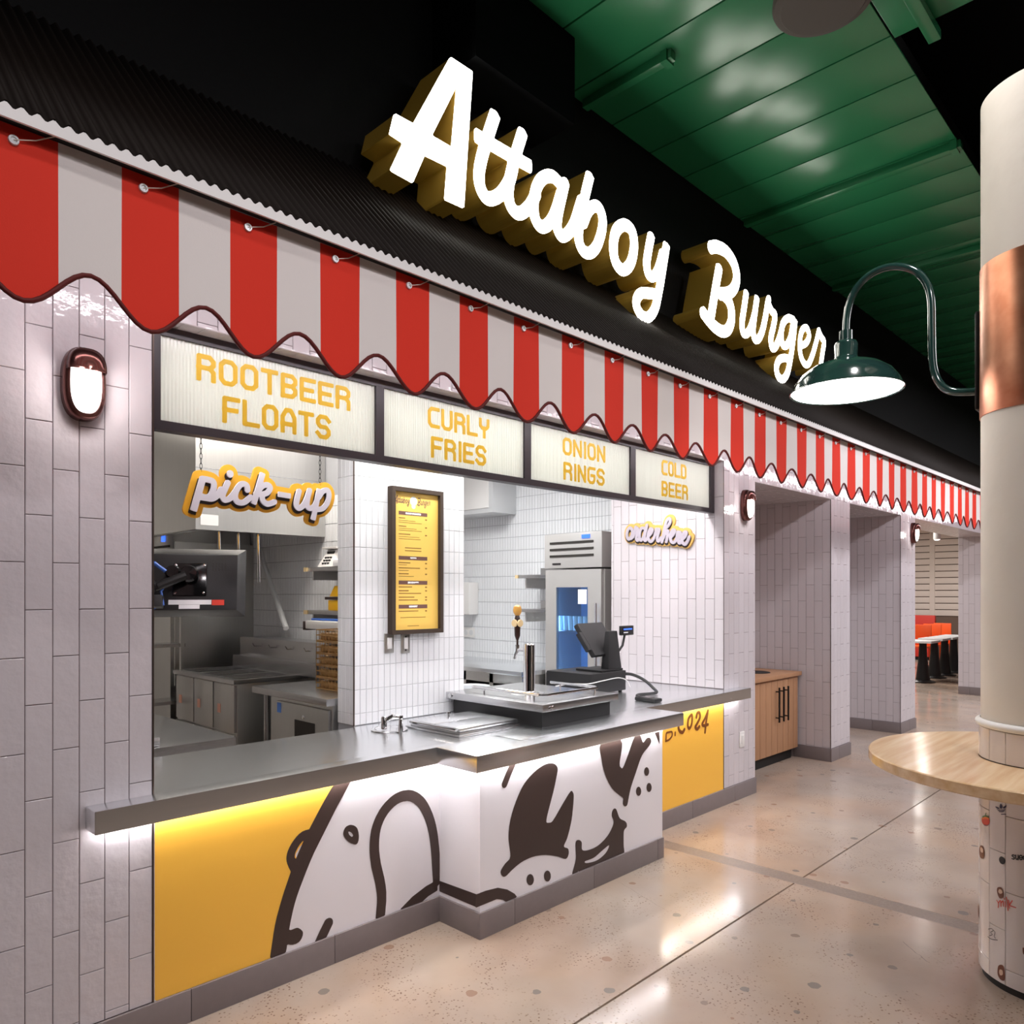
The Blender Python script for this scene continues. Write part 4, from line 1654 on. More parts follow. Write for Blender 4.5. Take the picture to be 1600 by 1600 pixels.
# script heading either side of a pale round badge
c0 = mpt(492, 355)
obj('badge', MB().lathe([(0.0, -0.001), (0.026, -0.001), (0.026, 0.0)], (c0[0], PYM, c0[1]), 24, 'y'), 'paper_white', mn)
obj('badge_ring', MB().lathe([(0.0, -0.0012), (0.014, -0.0012), (0.014, 0.0)], (c0[0], PYM, c0[1] - 0.030), 20, 'y'), 'paper_white', mn)
for part, (a, b) in ((SIGN[:4], (mpt(172, 340)[0], mpt(428, 360)[0])), (SIGN[4:], (mpt(552, 380)[0], mpt(772, 400)[0]))):
    pts = [p for lp in part for l in lp for p in l]
    ux0, ux1 = min(p[0] for p in pts), max(p[0] for p in pts)
    uz0, uz1 = min(p[1] for p in pts), max(p[1] for p in pts)
    k = (b - a) / (ux1 - ux0)
    for lp in part:
        me = extrude_loops(lp, (lambda u, v, d: (a + (u - ux0) * k, PYM + d, c0[1] - 0.034 + (v - uz0) * 0.075)), -0.0009, 0.0, True, False, True)
        obj('script_heading', me, 'menu_brown', mn)

# ================================================================== HANGING WORD SIGNS
def chain(x, y, z0, z1):
    mb = MB()
    n = int((z1 - z0) / 0.021)
    for k in range(n):
        zc = z0 + (k + 0.5) * (z1 - z0) / n
        pts = []
        for q in range(8):
            a = 2 * math.pi * q / 8
            u, v = 0.0055 * math.cos(a), 0.0135 * math.sin(a)
            pts.append((x + (u if k % 2 else 0), y + (0 if k % 2 else u), zc + v))
        mb.tube(pts, 0.0014, 5, closed=True)
    return mb


PY = 0.40
Z4 = ((270, 700), 5.7143)
P4 = lambda p: pxY(p, Z4[0], Z4[1], PY)
r4 = 0.0128
sh = Shape(0.0028)
k4 = lambda p, r=r4, flat=(False, False), closed=False: sh.stroke(P4(p), r, True, flat, closed)
k4([(268, 262), (225, 410), (182, 560)], r4 * 1.1, (True, True))
k4([(262, 275), (318, 285), (358, 305), (362, 360), (335, 425), (290, 442), (250, 430)])
k4([(250, 440), (300, 447), (352, 452), (400, 420), (430, 370)])
k4([(492, 300), (462, 370), (440, 425), (458, 462), (500, 455), (535, 420), (556, 390)], flat=(True, False))
sh.disc(P4([(509, 232)])[0], 0.0150, 0.0165)
k4([(664, 384), (655, 335), (612, 322), (572, 365), (552, 430), (575, 480), (632, 486), (690, 440)], flat=(True, False))
k4([(800, 225), (760, 365), (718, 500)], flat=(True, True))
k4([(742, 410), (790, 345), (838, 330), (866, 356), (840, 400), (780, 418)])
k4([(790, 415), (800, 470), (838, 500), (880, 492), (903, 482)])
k4([(938, 412), (1048, 430)], r4 * 0.95, (True, True))
k4([(1128, 375), (1108, 450), (1100, 510), (1125, 538), (1165, 510), (1195, 450), (1218, 380)], flat=(True, False))
k4([(1218, 378), (1200, 450), (1196, 515), (1225, 540), (1262, 520), (1285, 470)], flat=(True, False))
k4([(1306, 368), (1278, 500), (1248, 642)], flat=(True, True))
k4([(1300, 440), (1335, 388), (1375, 378), (1392, 420), (1376, 490), (1335, 540), (1285, 548), (1262, 535)])
pk = thing('pick_up_sign', 'hanging script pick-up sign in white and black on a yellow cut-out', 'sign', (0.63, PY, 1.9))
loops = sh.contour()
shadow = [[(p[0] - 0.0035, p[1] - 0.011) for p in l] for l in sh.contour(0.0022)]
obj('backing', extrude_loops(sh.contour(0.026), PLANE_Y(PY), 0.008, 0.020), 'yellow_sign', pk)
obj('shadow_letters', extrude_loops(shadow, PLANE_Y(PY), 0.002, 0.0085), 'sign_black', pk)
obj('script_letters', extrude_loops(loops, PLANE_Y(PY), -0.006, 0.0025), 'lilac_white', pk)
for zx, zy in ((264, 200), (1328, 325)):
    p = onY(270 + zx / 5.7143, 700 + zy / 5.7143, PY)
    obj('chain', chain(p[0], PY + 0.014, p[2] - 0.012, 3.02), 'black_metal', pk)

OX = X_R0 - 0.028
Z5 = ((960, 790), 1600 / 140)
P5 = lambda p: pxX(p, Z5[0], Z5[1], OX)
r5 = 0.0125
sh = Shape(0.0028)
k5 = lambda p, r=r5, flat=(False, False), closed=False: sh.stroke(P5(p), r, True, flat, closed)
k5([(282, 398), (235, 455), (228, 545), (262, 600), (312, 545), (325, 450)], closed=True)
k5([(300, 590), (345, 545), (372, 450), (384, 385)])
k5([(386, 400), (425, 420), (408, 510), (395, 590), (420, 622), (452, 580)])
k5([(540, 405), (490, 405), (458, 475), (452, 570), (480, 618), (525, 560), (556, 450)])
k5([(584, 350), (560, 470), (540, 590), (560, 625), (600, 570)])
k5([(612, 545), (665, 490), (682, 430), (645, 418), (608, 510), (615, 600), (655, 642), (705, 590), (742, 480), (750, 420)])
k5([(750, 425), (802, 432), (778, 540), (772, 615), (800, 632), (835, 575)])
k5([(855, 650), (892, 450), (935, 280), (985, 232), (1002, 285), (965, 360), (900, 410)])
k5([(880, 580), (925, 462), (960, 460), (948, 560), (932, 645)])
k5([(1012, 565), (1065, 505), (1082, 450), (1045, 438), (1004, 530), (1016, 630), (1062, 660), (1112, 600), (1134, 480)])
k5([(1136, 470), (1182, 490), (1158, 580), (1150, 645), (1178, 668), (1212, 610)])
k5([(1216, 605), (1272, 550), (1292, 490), (1255, 475), (1212, 560), (1222, 655), (1270, 690), (1318, 620), (1340, 560)])
oh = thing('order_here_sign', 'small script order here sign on a gold cut-out fixed to the tiled return wall', 'sign', (OX, 0.4, 1.8))
obj('backing', extrude_loops(sh.contour(0.022), PLANE_X(OX), 0.010, 0.027), 'gold_board', oh)
obj('shadow_letters', extrude_loops([[(p[0] + 0.004, p[1] - 0.011) for p in l] for l in sh.contour(0.003)], PLANE_X(OX), 0.003, 0.0105), 'sign_black', oh)
obj('script_letters', extrude_loops(sh.contour(), PLANE_X(OX), -0.006, 0.0035), 'lilac_grey', oh)

# ================================================================== ON THE COUNTER
# beer dispenser
bd = thing('beer_dispenser', 'steel topped beer dispenser with single tap tower on black base', 'beer dispenser', (2.26, 0.26, ZT))
obj('base', MB().box(1.965, 2.564, -0.098, 0.62, ZT + 0.0005, 0.95), 'black_plastic', bd)
sl = obj('drip_top', MB().box(1.93, 2.60, -0.135, 0.66, 0.951, 0.991).mesh('slab', bevel=0.003), 'steel', bd)
for (x, z) in ((1.985, .969), (2.008, .969)):
    obj('bolt', MB().lathe([(0.0, -0.006), (0.010, -0.005), (0.011, 0.0)], (x, -0.135, z), 14, 'y'), 'chrome', sl)
obj('bolt', MB().lathe([(0.0, -0.006), (0.014, -0.005), (0.015, 0.0)], (1.93, 0.61, .972), 14, 'x'), 'chrome', sl)
rp = [(2.03, 0.52), (2.03, -0.02), (2.06, -0.05), (2.50, -0.05), (2.53, -0.02), (2.53, 0.34)]
obj('rail', MB().tube([(a, b, 1.024) for a, b in rp], 0.0085, 10).mesh('rail', smooth=True), 'chrome', bd)
for a, b in ((2.03, 0.42), (2.03, 0.02), (2.48, -0.05), (2.53, 0.26)):
    obj('rail_post', MB().tube([(a, b, 0.9915), (a, b, 1.022)], 0.006, 8).mesh('post', smooth=True), 'chrome', bd)
tx, ty = 2.235, 0.25
obj('tower', MB().lathe([(0.058, 0.9915), (0.058, 0.997), (0.038, 1.0), (0.0345, 1.006), (0.0345, 1.276), (0.030, 1.286), (0.0, 1.288)], (tx, ty, 0), 28).mesh('tower', smooth=True, angle=50), 'chrome', bd)
obj('drip_grille', MB().lathe([(0.0, 0.9925), (0.10, 0.9925), (0.104, 0.9935), (0.108, 0.9915)], (tx, ty + 0.02, 0), 32).mesh('grille', smooth=True), 'steel', bd)
fx, fy = tx - 0.012, ty + 0.085
obj('shank', MB().tube([(tx - 0.004, ty + 0.03, 1.245), (fx, fy, 1.245)], 0.010, 10).mesh('shank', smooth=True), 'chrome', bd)
obj('faucet', MB().tube([(fx, fy, 1.275), (fx, fy, 1.24), (fx - .004, fy + 0.012, 1.215), (fx - .006, fy + 0.018, 1.19)], [0.012, 0.012, 0.009, 0.008], 10).mesh('faucet', smooth=True), 'chrome', bd)
hb = obj('tap_handle', MB().lathe([(0.006, 1.27), (0.006, 1.30), (0.017, 1.33), (0.020, 1.42), (0.012, 1.452), (0.008, 1.46)], (fx, fy, 0), 16).mesh('handle', smooth=True), 'tap_dark', bd)
obj('tap_ball', MB().lathe([(0.0, 1.446), (0.015, 1.452), (0.025, 1.47), (0.0265, 1.485), (0.022, 1.503), (0.010, 1.513), (0.0, 1.515)], (fx, fy, 0), 20).mesh('ball', smooth=True), 'tap_amber', hb)
obj('tap_badge', MB().lathe([(0.0, -0.030), (0.021, -0.029), (0.023, -0.022), (0.0, -0.02)], (fx, fy, 1.405), 20, 'y').mesh('badge', smooth=True), 'cream', hb)
obj('tap_badge', MB().lathe([(0.0, -0.030), (0.021, -0.029), (0.023, -0.022), (0.0, -0.02)], (fx, fy, 1.405), 20, 'x').mesh('badge', smooth=True), 'cream', hb)

# lidded drop-in well
wl = thing('lidded_well', 'drop-in steel well with two flat hinged lids on the counter', 'counter well', (1.68, 0.2, ZT))
obj('rim', MB().box(1.455, 1.93, -0.005, 0.43, ZT + 0.0005, ZT + 0.010).mesh('rim', bevel=0.003), 'steel', wl)
obj('lower_step', MB().box(1.475, 1.91, 0.015, 0.41, ZT + 0.010, ZT + 0.020).mesh('step', bevel=0.002), 'steel', wl)
for (a, b) in ((0.020, 0.213), (0.218, 0.41)):
    l = obj('lid', MB().box(1.48, 1.90, a, b, ZT + 0.0215, ZT + 0.040).mesh('lid', bevel=0.004), 'steel_top', wl)
obj('hinge', MB().tube([(1.465, 0.03, ZT + 0.032), (1.465, 0.40, ZT + 0.032)], 0.007, 8).mesh('hinge', smooth=True), 'chrome', wl)
obj('knob', MB().lathe([(0.007, ZT + 0.040), (0.007, ZT + 0.05), (0.013, ZT + 0.055), (0.012, ZT + 0.064), (0.0, ZT + 0.066)], (1.70, 0.36, 0), 14).mesh('knob', smooth=True), 'chrome', wl)
# service hatch plate let into the counter
tag(obj('hatch_plate', MB().box(1.62, 1.92, -0.27, -0.09, ZT + 0.0005, ZT + 0.004).mesh('hatch', bevel=0.0015), 'steel_top'), 'flat steel plate lying on the counter in front of the lidded well', 'plate')

# dipper well with little tap
dw = thing('dipper_well', 'small round chrome rinse well with two short posts let into the counter', 'dipper well', (1.32, 0.37, ZT))
c = onZ(603, 1141, ZT)
obj('basin', MB().lathe([(0.05, 0.0005), (0.095, 0.0005), (0.098, 0.006), (0.090, 0.009), (0.078, 0.004), (0.05, 0.002), (0.0, 0.002)], (c[0] + 0.02, c[1], ZT), 32).mesh('basin', smooth=True, angle=60), 'chrome', dw)
obj('post', MB().lathe([(0.016, 0.006), (0.016, 0.062), (0.012, 0.072), (0.0, 0.074)], (c[0] - 0.005, c[1] + 0.01, ZT), 16).mesh('post', smooth=True), 'chrome', dw)
c2 = onZ(626, 1145, ZT)
tp = obj('tap', MB().lathe([(0.014, 0.001), (0.012, 0.03), (0.009, 0.07), (0.013, 0.075), (0.012, 0.09), (0.0, 0.092)], (c2[0], c2[1], ZT), 14).mesh('tap', smooth=True), 'chrome', dw)
obj('spout', MB().tube([(c2[0], c2[1], ZT + 0.08), (c2[0] - 0.035, c2[1] + 0.02, ZT + 0.088), (c2[0] - 0.06, c2[1] + 0.04, ZT + 0.07)], [0.009, 0.013, 0.015], 10).mesh('spout', smooth=True), 'chrome', tp)

# cash drawer, terminal, card reader
cd = thing('cash_drawer', 'black metal cash drawer under the point of sale terminal', 'cash drawer', (3.29, 0.66, ZT))
obj('case', MB().box(3.08, 3.50, 0.46, 0.865, ZT + 0.012, 1.02).mesh('case', bevel=0.004), 'black_plastic', cd)
obj('drawer_front', MB().box(3.09, 3.49, 0.865, 0.878, ZT + 0.018, 1.005), 'black_plastic', cd)
for (a, b) in ((3.11, 0.49), (3.47, 0.49), (3.11, 0.84), (3.47, 0.84)):
    obj('foot', MB().lathe([(0.014, 0.0005), (0.014, 0.013)], (a, b, ZT), 12), 'black_plastic', cd)
ZD = 1.021
ps = thing('pos_terminal', 'black touchscreen point of sale terminal on a wedge stand beside the beer tap', 'terminal', (3.34, 0.55, ZD))
obj('stand_base', MB().box(3.24, 3.50, 0.485, 0.72, ZD, ZD + 0.014).mesh('b', bevel=0.004), 'black_plastic', ps)
nk = MB()
nk.v = [(3.33, 0.49, ZD + .014), (3.49, 0.49, ZD + .014), (3.49, 0.56, ZD + .014), (3.33, 0.56, ZD + .014), (3.355, 0.50, 1.31), (3.45, 0.50, 1.31), (3.45, 0.54, 1.31), (3.355, 0.54, 1.31)]
nk.f = [(3, 2, 1, 0), (4, 5, 6, 7), (0, 1, 5, 4), (1, 2, 6, 5), (2, 3, 7, 6), (3, 0, 4, 7)]
obj('neck', nk.mesh('neck', bevel=0.006), 'black_plastic', ps)
# tilted touchscreen: screen side faces the kitchen (+Y, up)
scr = MB().box(-0.18, 0.18, -0.02, 0.02, -0.135, 0.135).mesh('screen', bevel=0.008)
M = Matrix.Translation((3.36, 0.62, 1.245)) @ Matrix.Rotation(math.radians(8), 4, 'Z') @ Matrix.Rotation(math.radians(-34), 4, 'X')
scr.transform(M.inverted() if False else M)
sc_o = obj('touchscreen', scr, 'black_plastic', ps)
pn = MB().box(-0.165, 0.165, 0.0195, 0.0215, -0.12, 0.12).mesh('panel')
pn.transform(M)
obj('display_panel', pn, 'black_gloss', sc_o)
cr = MB().box(-0.225, -0.185, -0.022, 0.012, -0.09, 0.06).mesh('reader', bevel=0.005)
cr.transform(M)
obj('card_swipe', cr, 'black_plastic', sc_o)
obj('display_post', MB().tube([(3.46, 0.505, 1.15), (3.50, 0.49, 1.20), (3.53, 0.489, 1.29)], 0.009, 8).mesh('dp', smooth=True), 'black_plastic', ps)
dsp = obj('customer_display', MB().box(3.47, 3.62, 0.475, 0.50, 1.275, 1.345).mesh('d', bevel=0.004), 'black_plastic', ps)
obj('display_glass', MB().box(3.48, 3.61, 0.4735, 0.4752, 1.283, 1.338), 'black_gloss', dsp)
obj('display_text', MB().box(3.492, 3.595, 0.4722, 0.4732, 1.315, 1.325), 'blue_led', dsp)
obj('display_text', MB().box(3.492, 3.545, 0.4722, 0.4732, 1.292, 1.299), 'paper_white', dsp)
rc = thing('card_reader', 'black card payment keypad lying on the counter near the order end', 'card reader', (3.15, 0.0, ZT))
a = onZ(1000, 1094, ZT); b = onZ(1030, 1098, ZT)
ang = math.atan2(b[1] - a[1], b[0] - a[0])
bm_ = MB().box(-0.095, 0.075, -0.042, 0.042, 0.0008, 0.026).mesh('reader', bevel=0.010)
M = Matrix.Translation(((a[0] + b[0]) / 2, (a[1] + b[1]) / 2, ZT)) @ Matrix.Rotation(ang, 4, 'Z')
bm_.transform(M)
obj('keypad_body', bm_, 'black_plastic', rc)
kp = MB().box(-0.07, 0.02, -0.03, 0.03, 0.0262, 0.0285).mesh('keys')
kp.transform(M)
obj('screen', kp, 'black_gloss', rc)
cbp = [(3.515, 0.50, 0.99), (3.555, 0.44, 0.985), (3.585, 0.36, 0.95), (3.57, 0.27, 0.90), (3.50, 0.20, 0.8785), (a[0] + 0.12, a[1] + 0.1, 0.8785), (a[0], a[1], 0.8800)]
cc = obj('terminal_cable', MB().tube(catmull(cbp, 6), 0.011, 8).mesh('cable', smooth=True), 'black_plastic')
tag(cc, 'thick black cable looping from the cash drawer to the card keypad', 'cable')
wc = [(2.60, 0.36, 0.99), (2.8, 0.40, 0.985), (3.0, 0.42, 0.965), (3.2, 0.435, 0.97), (3.38, 0.44, 0.975), (3.47, 0.43, 0.95), (3.50, 0.42, 0.90)]
tag(obj('white_cable', MB().tube(catmull(wc, 5), 0.0035, 6).mesh('cable', smooth=True), 'plastic_white'), 'thin white cable running across the front of the black cash drawer', 'cable')

# ================================================================== KITCHEN, LEFT SIDE
hd = thing('extractor_hood', 'large stainless steel extractor hood behind the pick-up sign', 'hood', (1.5, 2.6, 2.0))
hm = MB()
hm.box(1.02, 1.978, 2.07, 2.10, 2.0, 3.018)
hm.box(1.02, 1.05, 2.10, 3.9, 2.0, 3.018)
hm.box(1.05, 1.978, 2.10, 3.9, 2.22, 2.26)
obj('canopy', hm.mesh('hood'), 'steel_v', hd)
obj('gutter', MB().box(1.05, 1.10, 2.10, 3.9, 2.0, 2.03), 'steel', hd)
obj('seam', MB().box(1.018, 1.978, 2.067, 2.07, 2.40, 2.404), 'steel', hd)
obj('rating_plate', MB().box(1.05, 1.17, 2.066, 2.0695, 2.03, 2.10), 'paper_white', hd)
obj('light_bar', MB().box(1.30, 1.42, 2.3, 3.4, 2.185, 2.22), 'paper_white', hd)
for y in (2.2, 2.75, 3.3):
    obj('filter', MB().box(1.45, 1.97, y, y + 0.5, 2.16, 2.20), 'steel', hd)
for k, (px_, y2) in enumerate(((341, 868), (371, 868), (402, 902))):
    x = (1.20, 1.34, 1.48)[k]
    p = onX(px_, y2, x)
    obj('nozzle_pipe', MB().tube([(x, p[1], 2.215), (x + .005, p[1], 2.0), (x + .012, p[1], 1.74 if k < 2 else 1.66)], 0.009, 8).mesh('pipe', smooth=True), 'chrome', hd)

# steel end panel behind the fryers
tag(obj('splash_panel', MB().box(1.33, 1.978, 3.19, 3.205, 0.86, 1.99), 'steel_v'), 'upright brushed steel splash panel at the end of the fryer line', 'splash panel')

# reach-in fridge deep on the left
fg = thing('reach_in_fridge', 'tall steel fridge with louvred top at the far left of the kitchen', 'fridge', (1.65, 3.58, 0))
obj('cabinet', MB().box(1.335, 1.976, 3.24, 3.94, 0.08, 2.12).mesh('c', bevel=0.004), 'steel_v', fg)
for z in (1.95, 1.88, 1.81, 1.74):
    obj('louvre', MB().box(1.328, 1.3345, 3.30, 3.88, z, z + 0.018), 'dark_cavity', fg)
obj('display', MB().box(1.327, 1.3345, 3.40, 3.46, 2.0, 2.05), 'blue_led', fg)
obj('door', MB().box(1.315, 1.3345, 3.26, 3.92, 0.12, 1.68).mesh('d', bevel=0.004), 'steel_v', fg)
obj('leg', MB().box(1.36, 1.95, 3.28, 3.9, 0.0, 0.08), 'toe_black', fg)
# wire rack standing in front of it
rk = thing('wire_rack', 'steel shelving rack with narrow uprights at the left end of the kitchen', 'rack', (1.1, 3.1, 0))
for (x, y) in ((1.02, 2.98), (1.30, 2.98), (1.02, 3.18), (1.30, 3.18)):
    obj('upright', MB().box(x - .014, x + .014, y - .014, y + .014, 0.0, 1.62), 'steel_v', rk)
for z in (0.3, 0.75, 1.18, 1.42):
    obj('shelf', MB().box(1.0, 1.32, 2.97, 3.195, z, z + 0.025), 'steel', rk)

# fryers
fx0, fx1 = 1.25, 1.93
fry = thing('fryer_bank', 'bank of stainless deep fryers with three small stickers on its doors', 'fryer', (1.6, 2.45, 0))
obj('body', MB().box(fx0, fx1, 1.96, 2.94, 0.10, 0.985).mesh('body', bevel=0.003), 'steel_v', fry)
rim = MB()
rim.box(fx0 - 0.03, fx1, 1.95, 2.0, 0.985, 1.012)
rim.box(fx0 - 0.03, fx1, 2.90, 2.95, 0.985, 1.012)
rim.box(fx0 - 0.03, fx0 + 0.03, 2.0, 2.90, 0.985, 1.012)
rim.box(1.66, fx1, 2.0, 2.90, 0.985, 1.012)
for y in (2.29, 2.61):
    rim.box(fx0 + 0.03, 1.66, y - 0.02, y + 0.02, 0.985, 1.012)
obj('rim', rim, 'steel', fry)
for i, y in enumerate((1.975, 2.30, 2.62)):
    o = obj('upper_door', MB().box(fx0 - 0.016, fx0 - 0.001, y, y + 0.305, 0.66, 0.975).mesh('d', bevel=0.003), 'steel_v', fry)
    obj('sticker', MB().box(fx0 - 0.0185, fx0 - 0.0162, y + 0.20, y + 0.245, 0.775, 0.835), 'pink_sticker', o)
    o = obj('lower_door', MB().box(fx0 - 0.016, fx0 - 0.001, y, y + 0.305, 0.14, 0.645).mesh('d', bevel=0.003), 'steel_v', fry)
    obj('handle', MB().box(fx0 - 0.03, fx0 - 0.0165, y + 0.17, y + 0.25, 0.44, 0.475), 'black_metal', o)
    obj('oil_vat', MB().box(fx0 + 0.05, 1.65, y + 0.02, y + 0.27, 0.9855, 0.99), 'dark_cavity', fry)
obj('flue', MB().box(1.74, fx1, 1.70, 2.94, 1.013, 1.24).mesh('flue', bevel=0.004), 'steel', fry)
obj('flue_ledge', MB().box(1.68, 1.74, 1.70, 2.94, 1.013, 1.10), 'steel', fry)
for y in (1.9, 2.15, 2.4, 2.65):
    obj('basket_hook', MB().tube([(1.738, y, 1.18), (1.715, y, 1.18), (1.70, y, 1.205)], 0.004, 6), 'chrome', fry)
for (x, y) in ((1.30, 2.0), (1.30, 2.9), (1.88, 2.0), (1.88, 2.9)):
    obj('leg', MB().lathe([(0.022, 0.0), (0.022, 0.10)], (x, y, 0), 12), 'steel', fry)
for (y, z0, z1) in ((1.93, 0.0, 0.93), (1.62, 0.0, 0.93)):
    pass
# worktop fridge in front
uf = thing('worktop_fridge', 'low steel worktop fridge with recessed handle and blue sticker beside the partition', 'fridge', (1.6, 1.2, 0))
obj('cabinet', MB().box(fx0 + 0.02, fx1, 0.845, 1.55, 0.10, 0.955).mesh('c', bevel=0.004), 'steel_v', uf)
obj('worktop', MB().box(fx0 - 0.03, fx1 + 0.03, 0.83, 1.70, 0.957, 0.998).mesh('w', bevel=0.004), 'steel', uf)
dr = obj('door', MB().box(fx0, fx0 + 0.019, 0.86, 1.44, 0.14, 0.93).mesh('d', bevel=0.004), 'steel_v', uf)
obj('handle_recess', MB().box(fx0 - 0.004, fx0 - 0.0005, 1.00, 1.22, 0.68, 0.84), 'dark_cavity', dr)
obj('sticker', MB().box(fx0 - 0.002, fx0 - 0.0005, 1.385, 1.43, 0.86, 0.92), 'blue_sticker', dr)
obj('lock', MB().lathe([(0.0, -0.006), (0.012, -0.005), (0.012, 0.0)], (fx0, 1.12, 0.865), 12, 'x'), 'chrome', dr)
for (x, y) in ((1.31, 0.9), (1.31, 1.5), (1.88, 0.9), (1.88, 1.5), (1.30, 1.66)):
    obj('leg', MB().lathe([(0.018, 0.0), (0.018, 0.10 if y < 1.6 else 0.956)], (x, y, 0), 12), 'steel', uf)
# stack of fry baskets: wire trays
def wire_basket(x0, x1, y0, y1, z0, z1):
    mb = MB()
    r = 0.0035
    for z in (z0 + r, (z0 + z1) / 2, z1 - r):
        mb.tube([(x0, y0, z), (x1, y0, z), (x1, y1, z), (x0, y1, z)], r, 5, closed=True)
    for i in range(11):
        t = i / 10
        for (a, b) in (((x0 + (x1 - x0) * t, y0), None), ((x0 + (x1 - x0) * t, y1), None), ((x0, y0 + (y1 - y0) * t), None), ((x1, y0 + (y1 - y0) * t), None)):
            mb.tube([(a[0], a[1], z0), (a[0], a[1], z1)], 0.0022, 4)
        mb.tube([(x0 + (x1 - x0) * t, y0, z0 + r), (x0 + (x1 - x0) * t, y1, z0 + r)], 0.0022, 4)
        mb.tube([(x0, y0 + (y1 - y0) * t, z0 + r), (x1, y0 + (y1 - y0) * t, z0 + r)], 0.0022, 4)
    return mb


wb = None
ords = ('bottom', 'second lowest', 'third lowest', 'second highest', 'top')
for k in range(5):
    if wb is None:
        me_w = wire_basket(1.44, 1.74, 0.95, 1.30, 0.0, 0.072).mesh('basket')
        me_p = MB().box(1.455, 1.725, 0.965, 1.285, 0.006, 0.05).mesh('pan', bevel=0.008)
    b_ = thing('fry_basket', 'gold wire fry basket, %s of the stack on the worktop fridge' % ords[k], 'basket', (1.59, 1.12, 0.999 + k * 0.073), 'stacked fry baskets')
    obj('wire_frame', me_w, 'gold_wire', b_, (0, 0, 0.999 + k * 0.073))
    obj('liner', me_p, 'gold_wire', b_, (0, 0, 0.999 + k * 0.073))
    wb = b_
# wall shelves with scale and yellow dispenser
for (z, lab) in ((1.735, 'upper steel wall shelf carrying the white scale in the fryer corner'), (1.44, 'lower steel wall shelf under the yellow dispenser in the fryer corner')):
    t = thing('wall_shelf', lab, 'shelf', (1.85, 1.25, z), 'steel shelves above the fryers')
    obj('board', MB().box(1.70, 1.979, 1.10, 1.89, z, z + 0.028).mesh('b', bevel=0.003), 'steel', t)
    obj('edge_clip', MB().box(1.694, 1.70, 1.85, 1.89, z, z + 0.028), 'cream', t)
    obj('bracket', MB().box(1.72, 1.979, 1.80, 1.815, z - 0.06, z), 'steel', t)
_n0 = set(bpy.data.objects.keys())
scl = thing('portion_scale', 'white digital portion scale with keypad on the upper shelf', 'scale', (1.83, 1.22, 1.728))
sm = MB()
sm.v = [(1.72, 1.17, 1.7285), (1.93, 1.17, 1.7285), (1.93, 1.36, 1.7285), (1.72, 1.36, 1.7285), (1.79, 1.21, 1.85), (1.90, 1.21, 1.85), (1.90, 1.33, 1.85), (1.79, 1.33, 1.85)]
sm.f = [(3, 2, 1, 0), (4, 5, 6, 7), (0, 1, 5, 4), (1, 2, 6, 5), (2, 3, 7, 6), (3, 0, 4, 7)]
obj('body', sm.mesh('scale', bevel=0.006), 'plastic_white', scl)
obj('top_pan', MB().box(1.76, 1.93, 1.18, 1.36, 1.852, 1.866).mesh('pan', bevel=0.003), 'plastic_white', scl)
for r_ in range(4):
    for c_ in range(3):
        zz = 1.752 + r_ * 0.02
        xx = 1.72 + (zz - 1.7285) / 0.1215 * 0.07 - 0.003
        if r_ < 3:
            obj('key', MB().box(xx - 0.003, xx + 0.004, 1.225 + c_ * 0.032, 1.245 + c_ * 0.032, zz - 0.006, zz + 0.006), 'black_plastic', scl)
xx = 1.775
obj('display', MB().box(xx - 0.004, xx + 0.004, 1.225, 1.31, 1.818, 1.836), 'black_gloss', scl)
tag(obj('folded_cloth', MB().box(1.72, 1.94, 0.95, 1.15, 1.729, 1.775).mesh('cl', bevel=0.018), 'paper_white'), 'folded white cloth beside the scale on the upper shelf', 'cloth')
yd = thing('yellow_dispenser', 'bright yellow clip-on dispenser on the lower shelf', 'dispenser', (1.8, 1.0, 1.484))
obj('body', MB().box(1.72, 1.85, 0.94, 1.09, 1.4845, 1.555).mesh('b', bevel=0.008), 'bright_yellow', yd)
obj('strap', MB().box(1.715, 1.86, 0.935, 1.12, 1.557, 1.575), 'tap_dark', yd)
um = MB()
um.v = [(1.73, 0.95, 1.577), (1.84, 0.95, 1.577), (1.84, 1.09, 1.577), (1.73, 1.09, 1.577), (1.75, 0.96, 1.65), (1.82, 0.96, 1.65), (1.82, 1.06, 1.65), (1.75, 1.06, 1.65)]
um.f = [(3, 2, 1, 0), (4, 5, 6, 7), (0, 1, 5, 4), (1, 2, 6, 5), (2, 3, 7, 6), (3, 0, 4, 7)]
obj('hopper', um.mesh('h', bevel=0.006), 'bright_yellow', yd)
for _o in list(bpy.data.objects):
    if _o.name not in _n0 and _o.parent is None:
        _o.location.y += 0.40 if _o.name.startswith('portion') else (0.42 if _o.name.startswith('folded') else 0.53)
        _o.location.z += 0.035 if not _o.name.startswith('yellow') else -0.0155
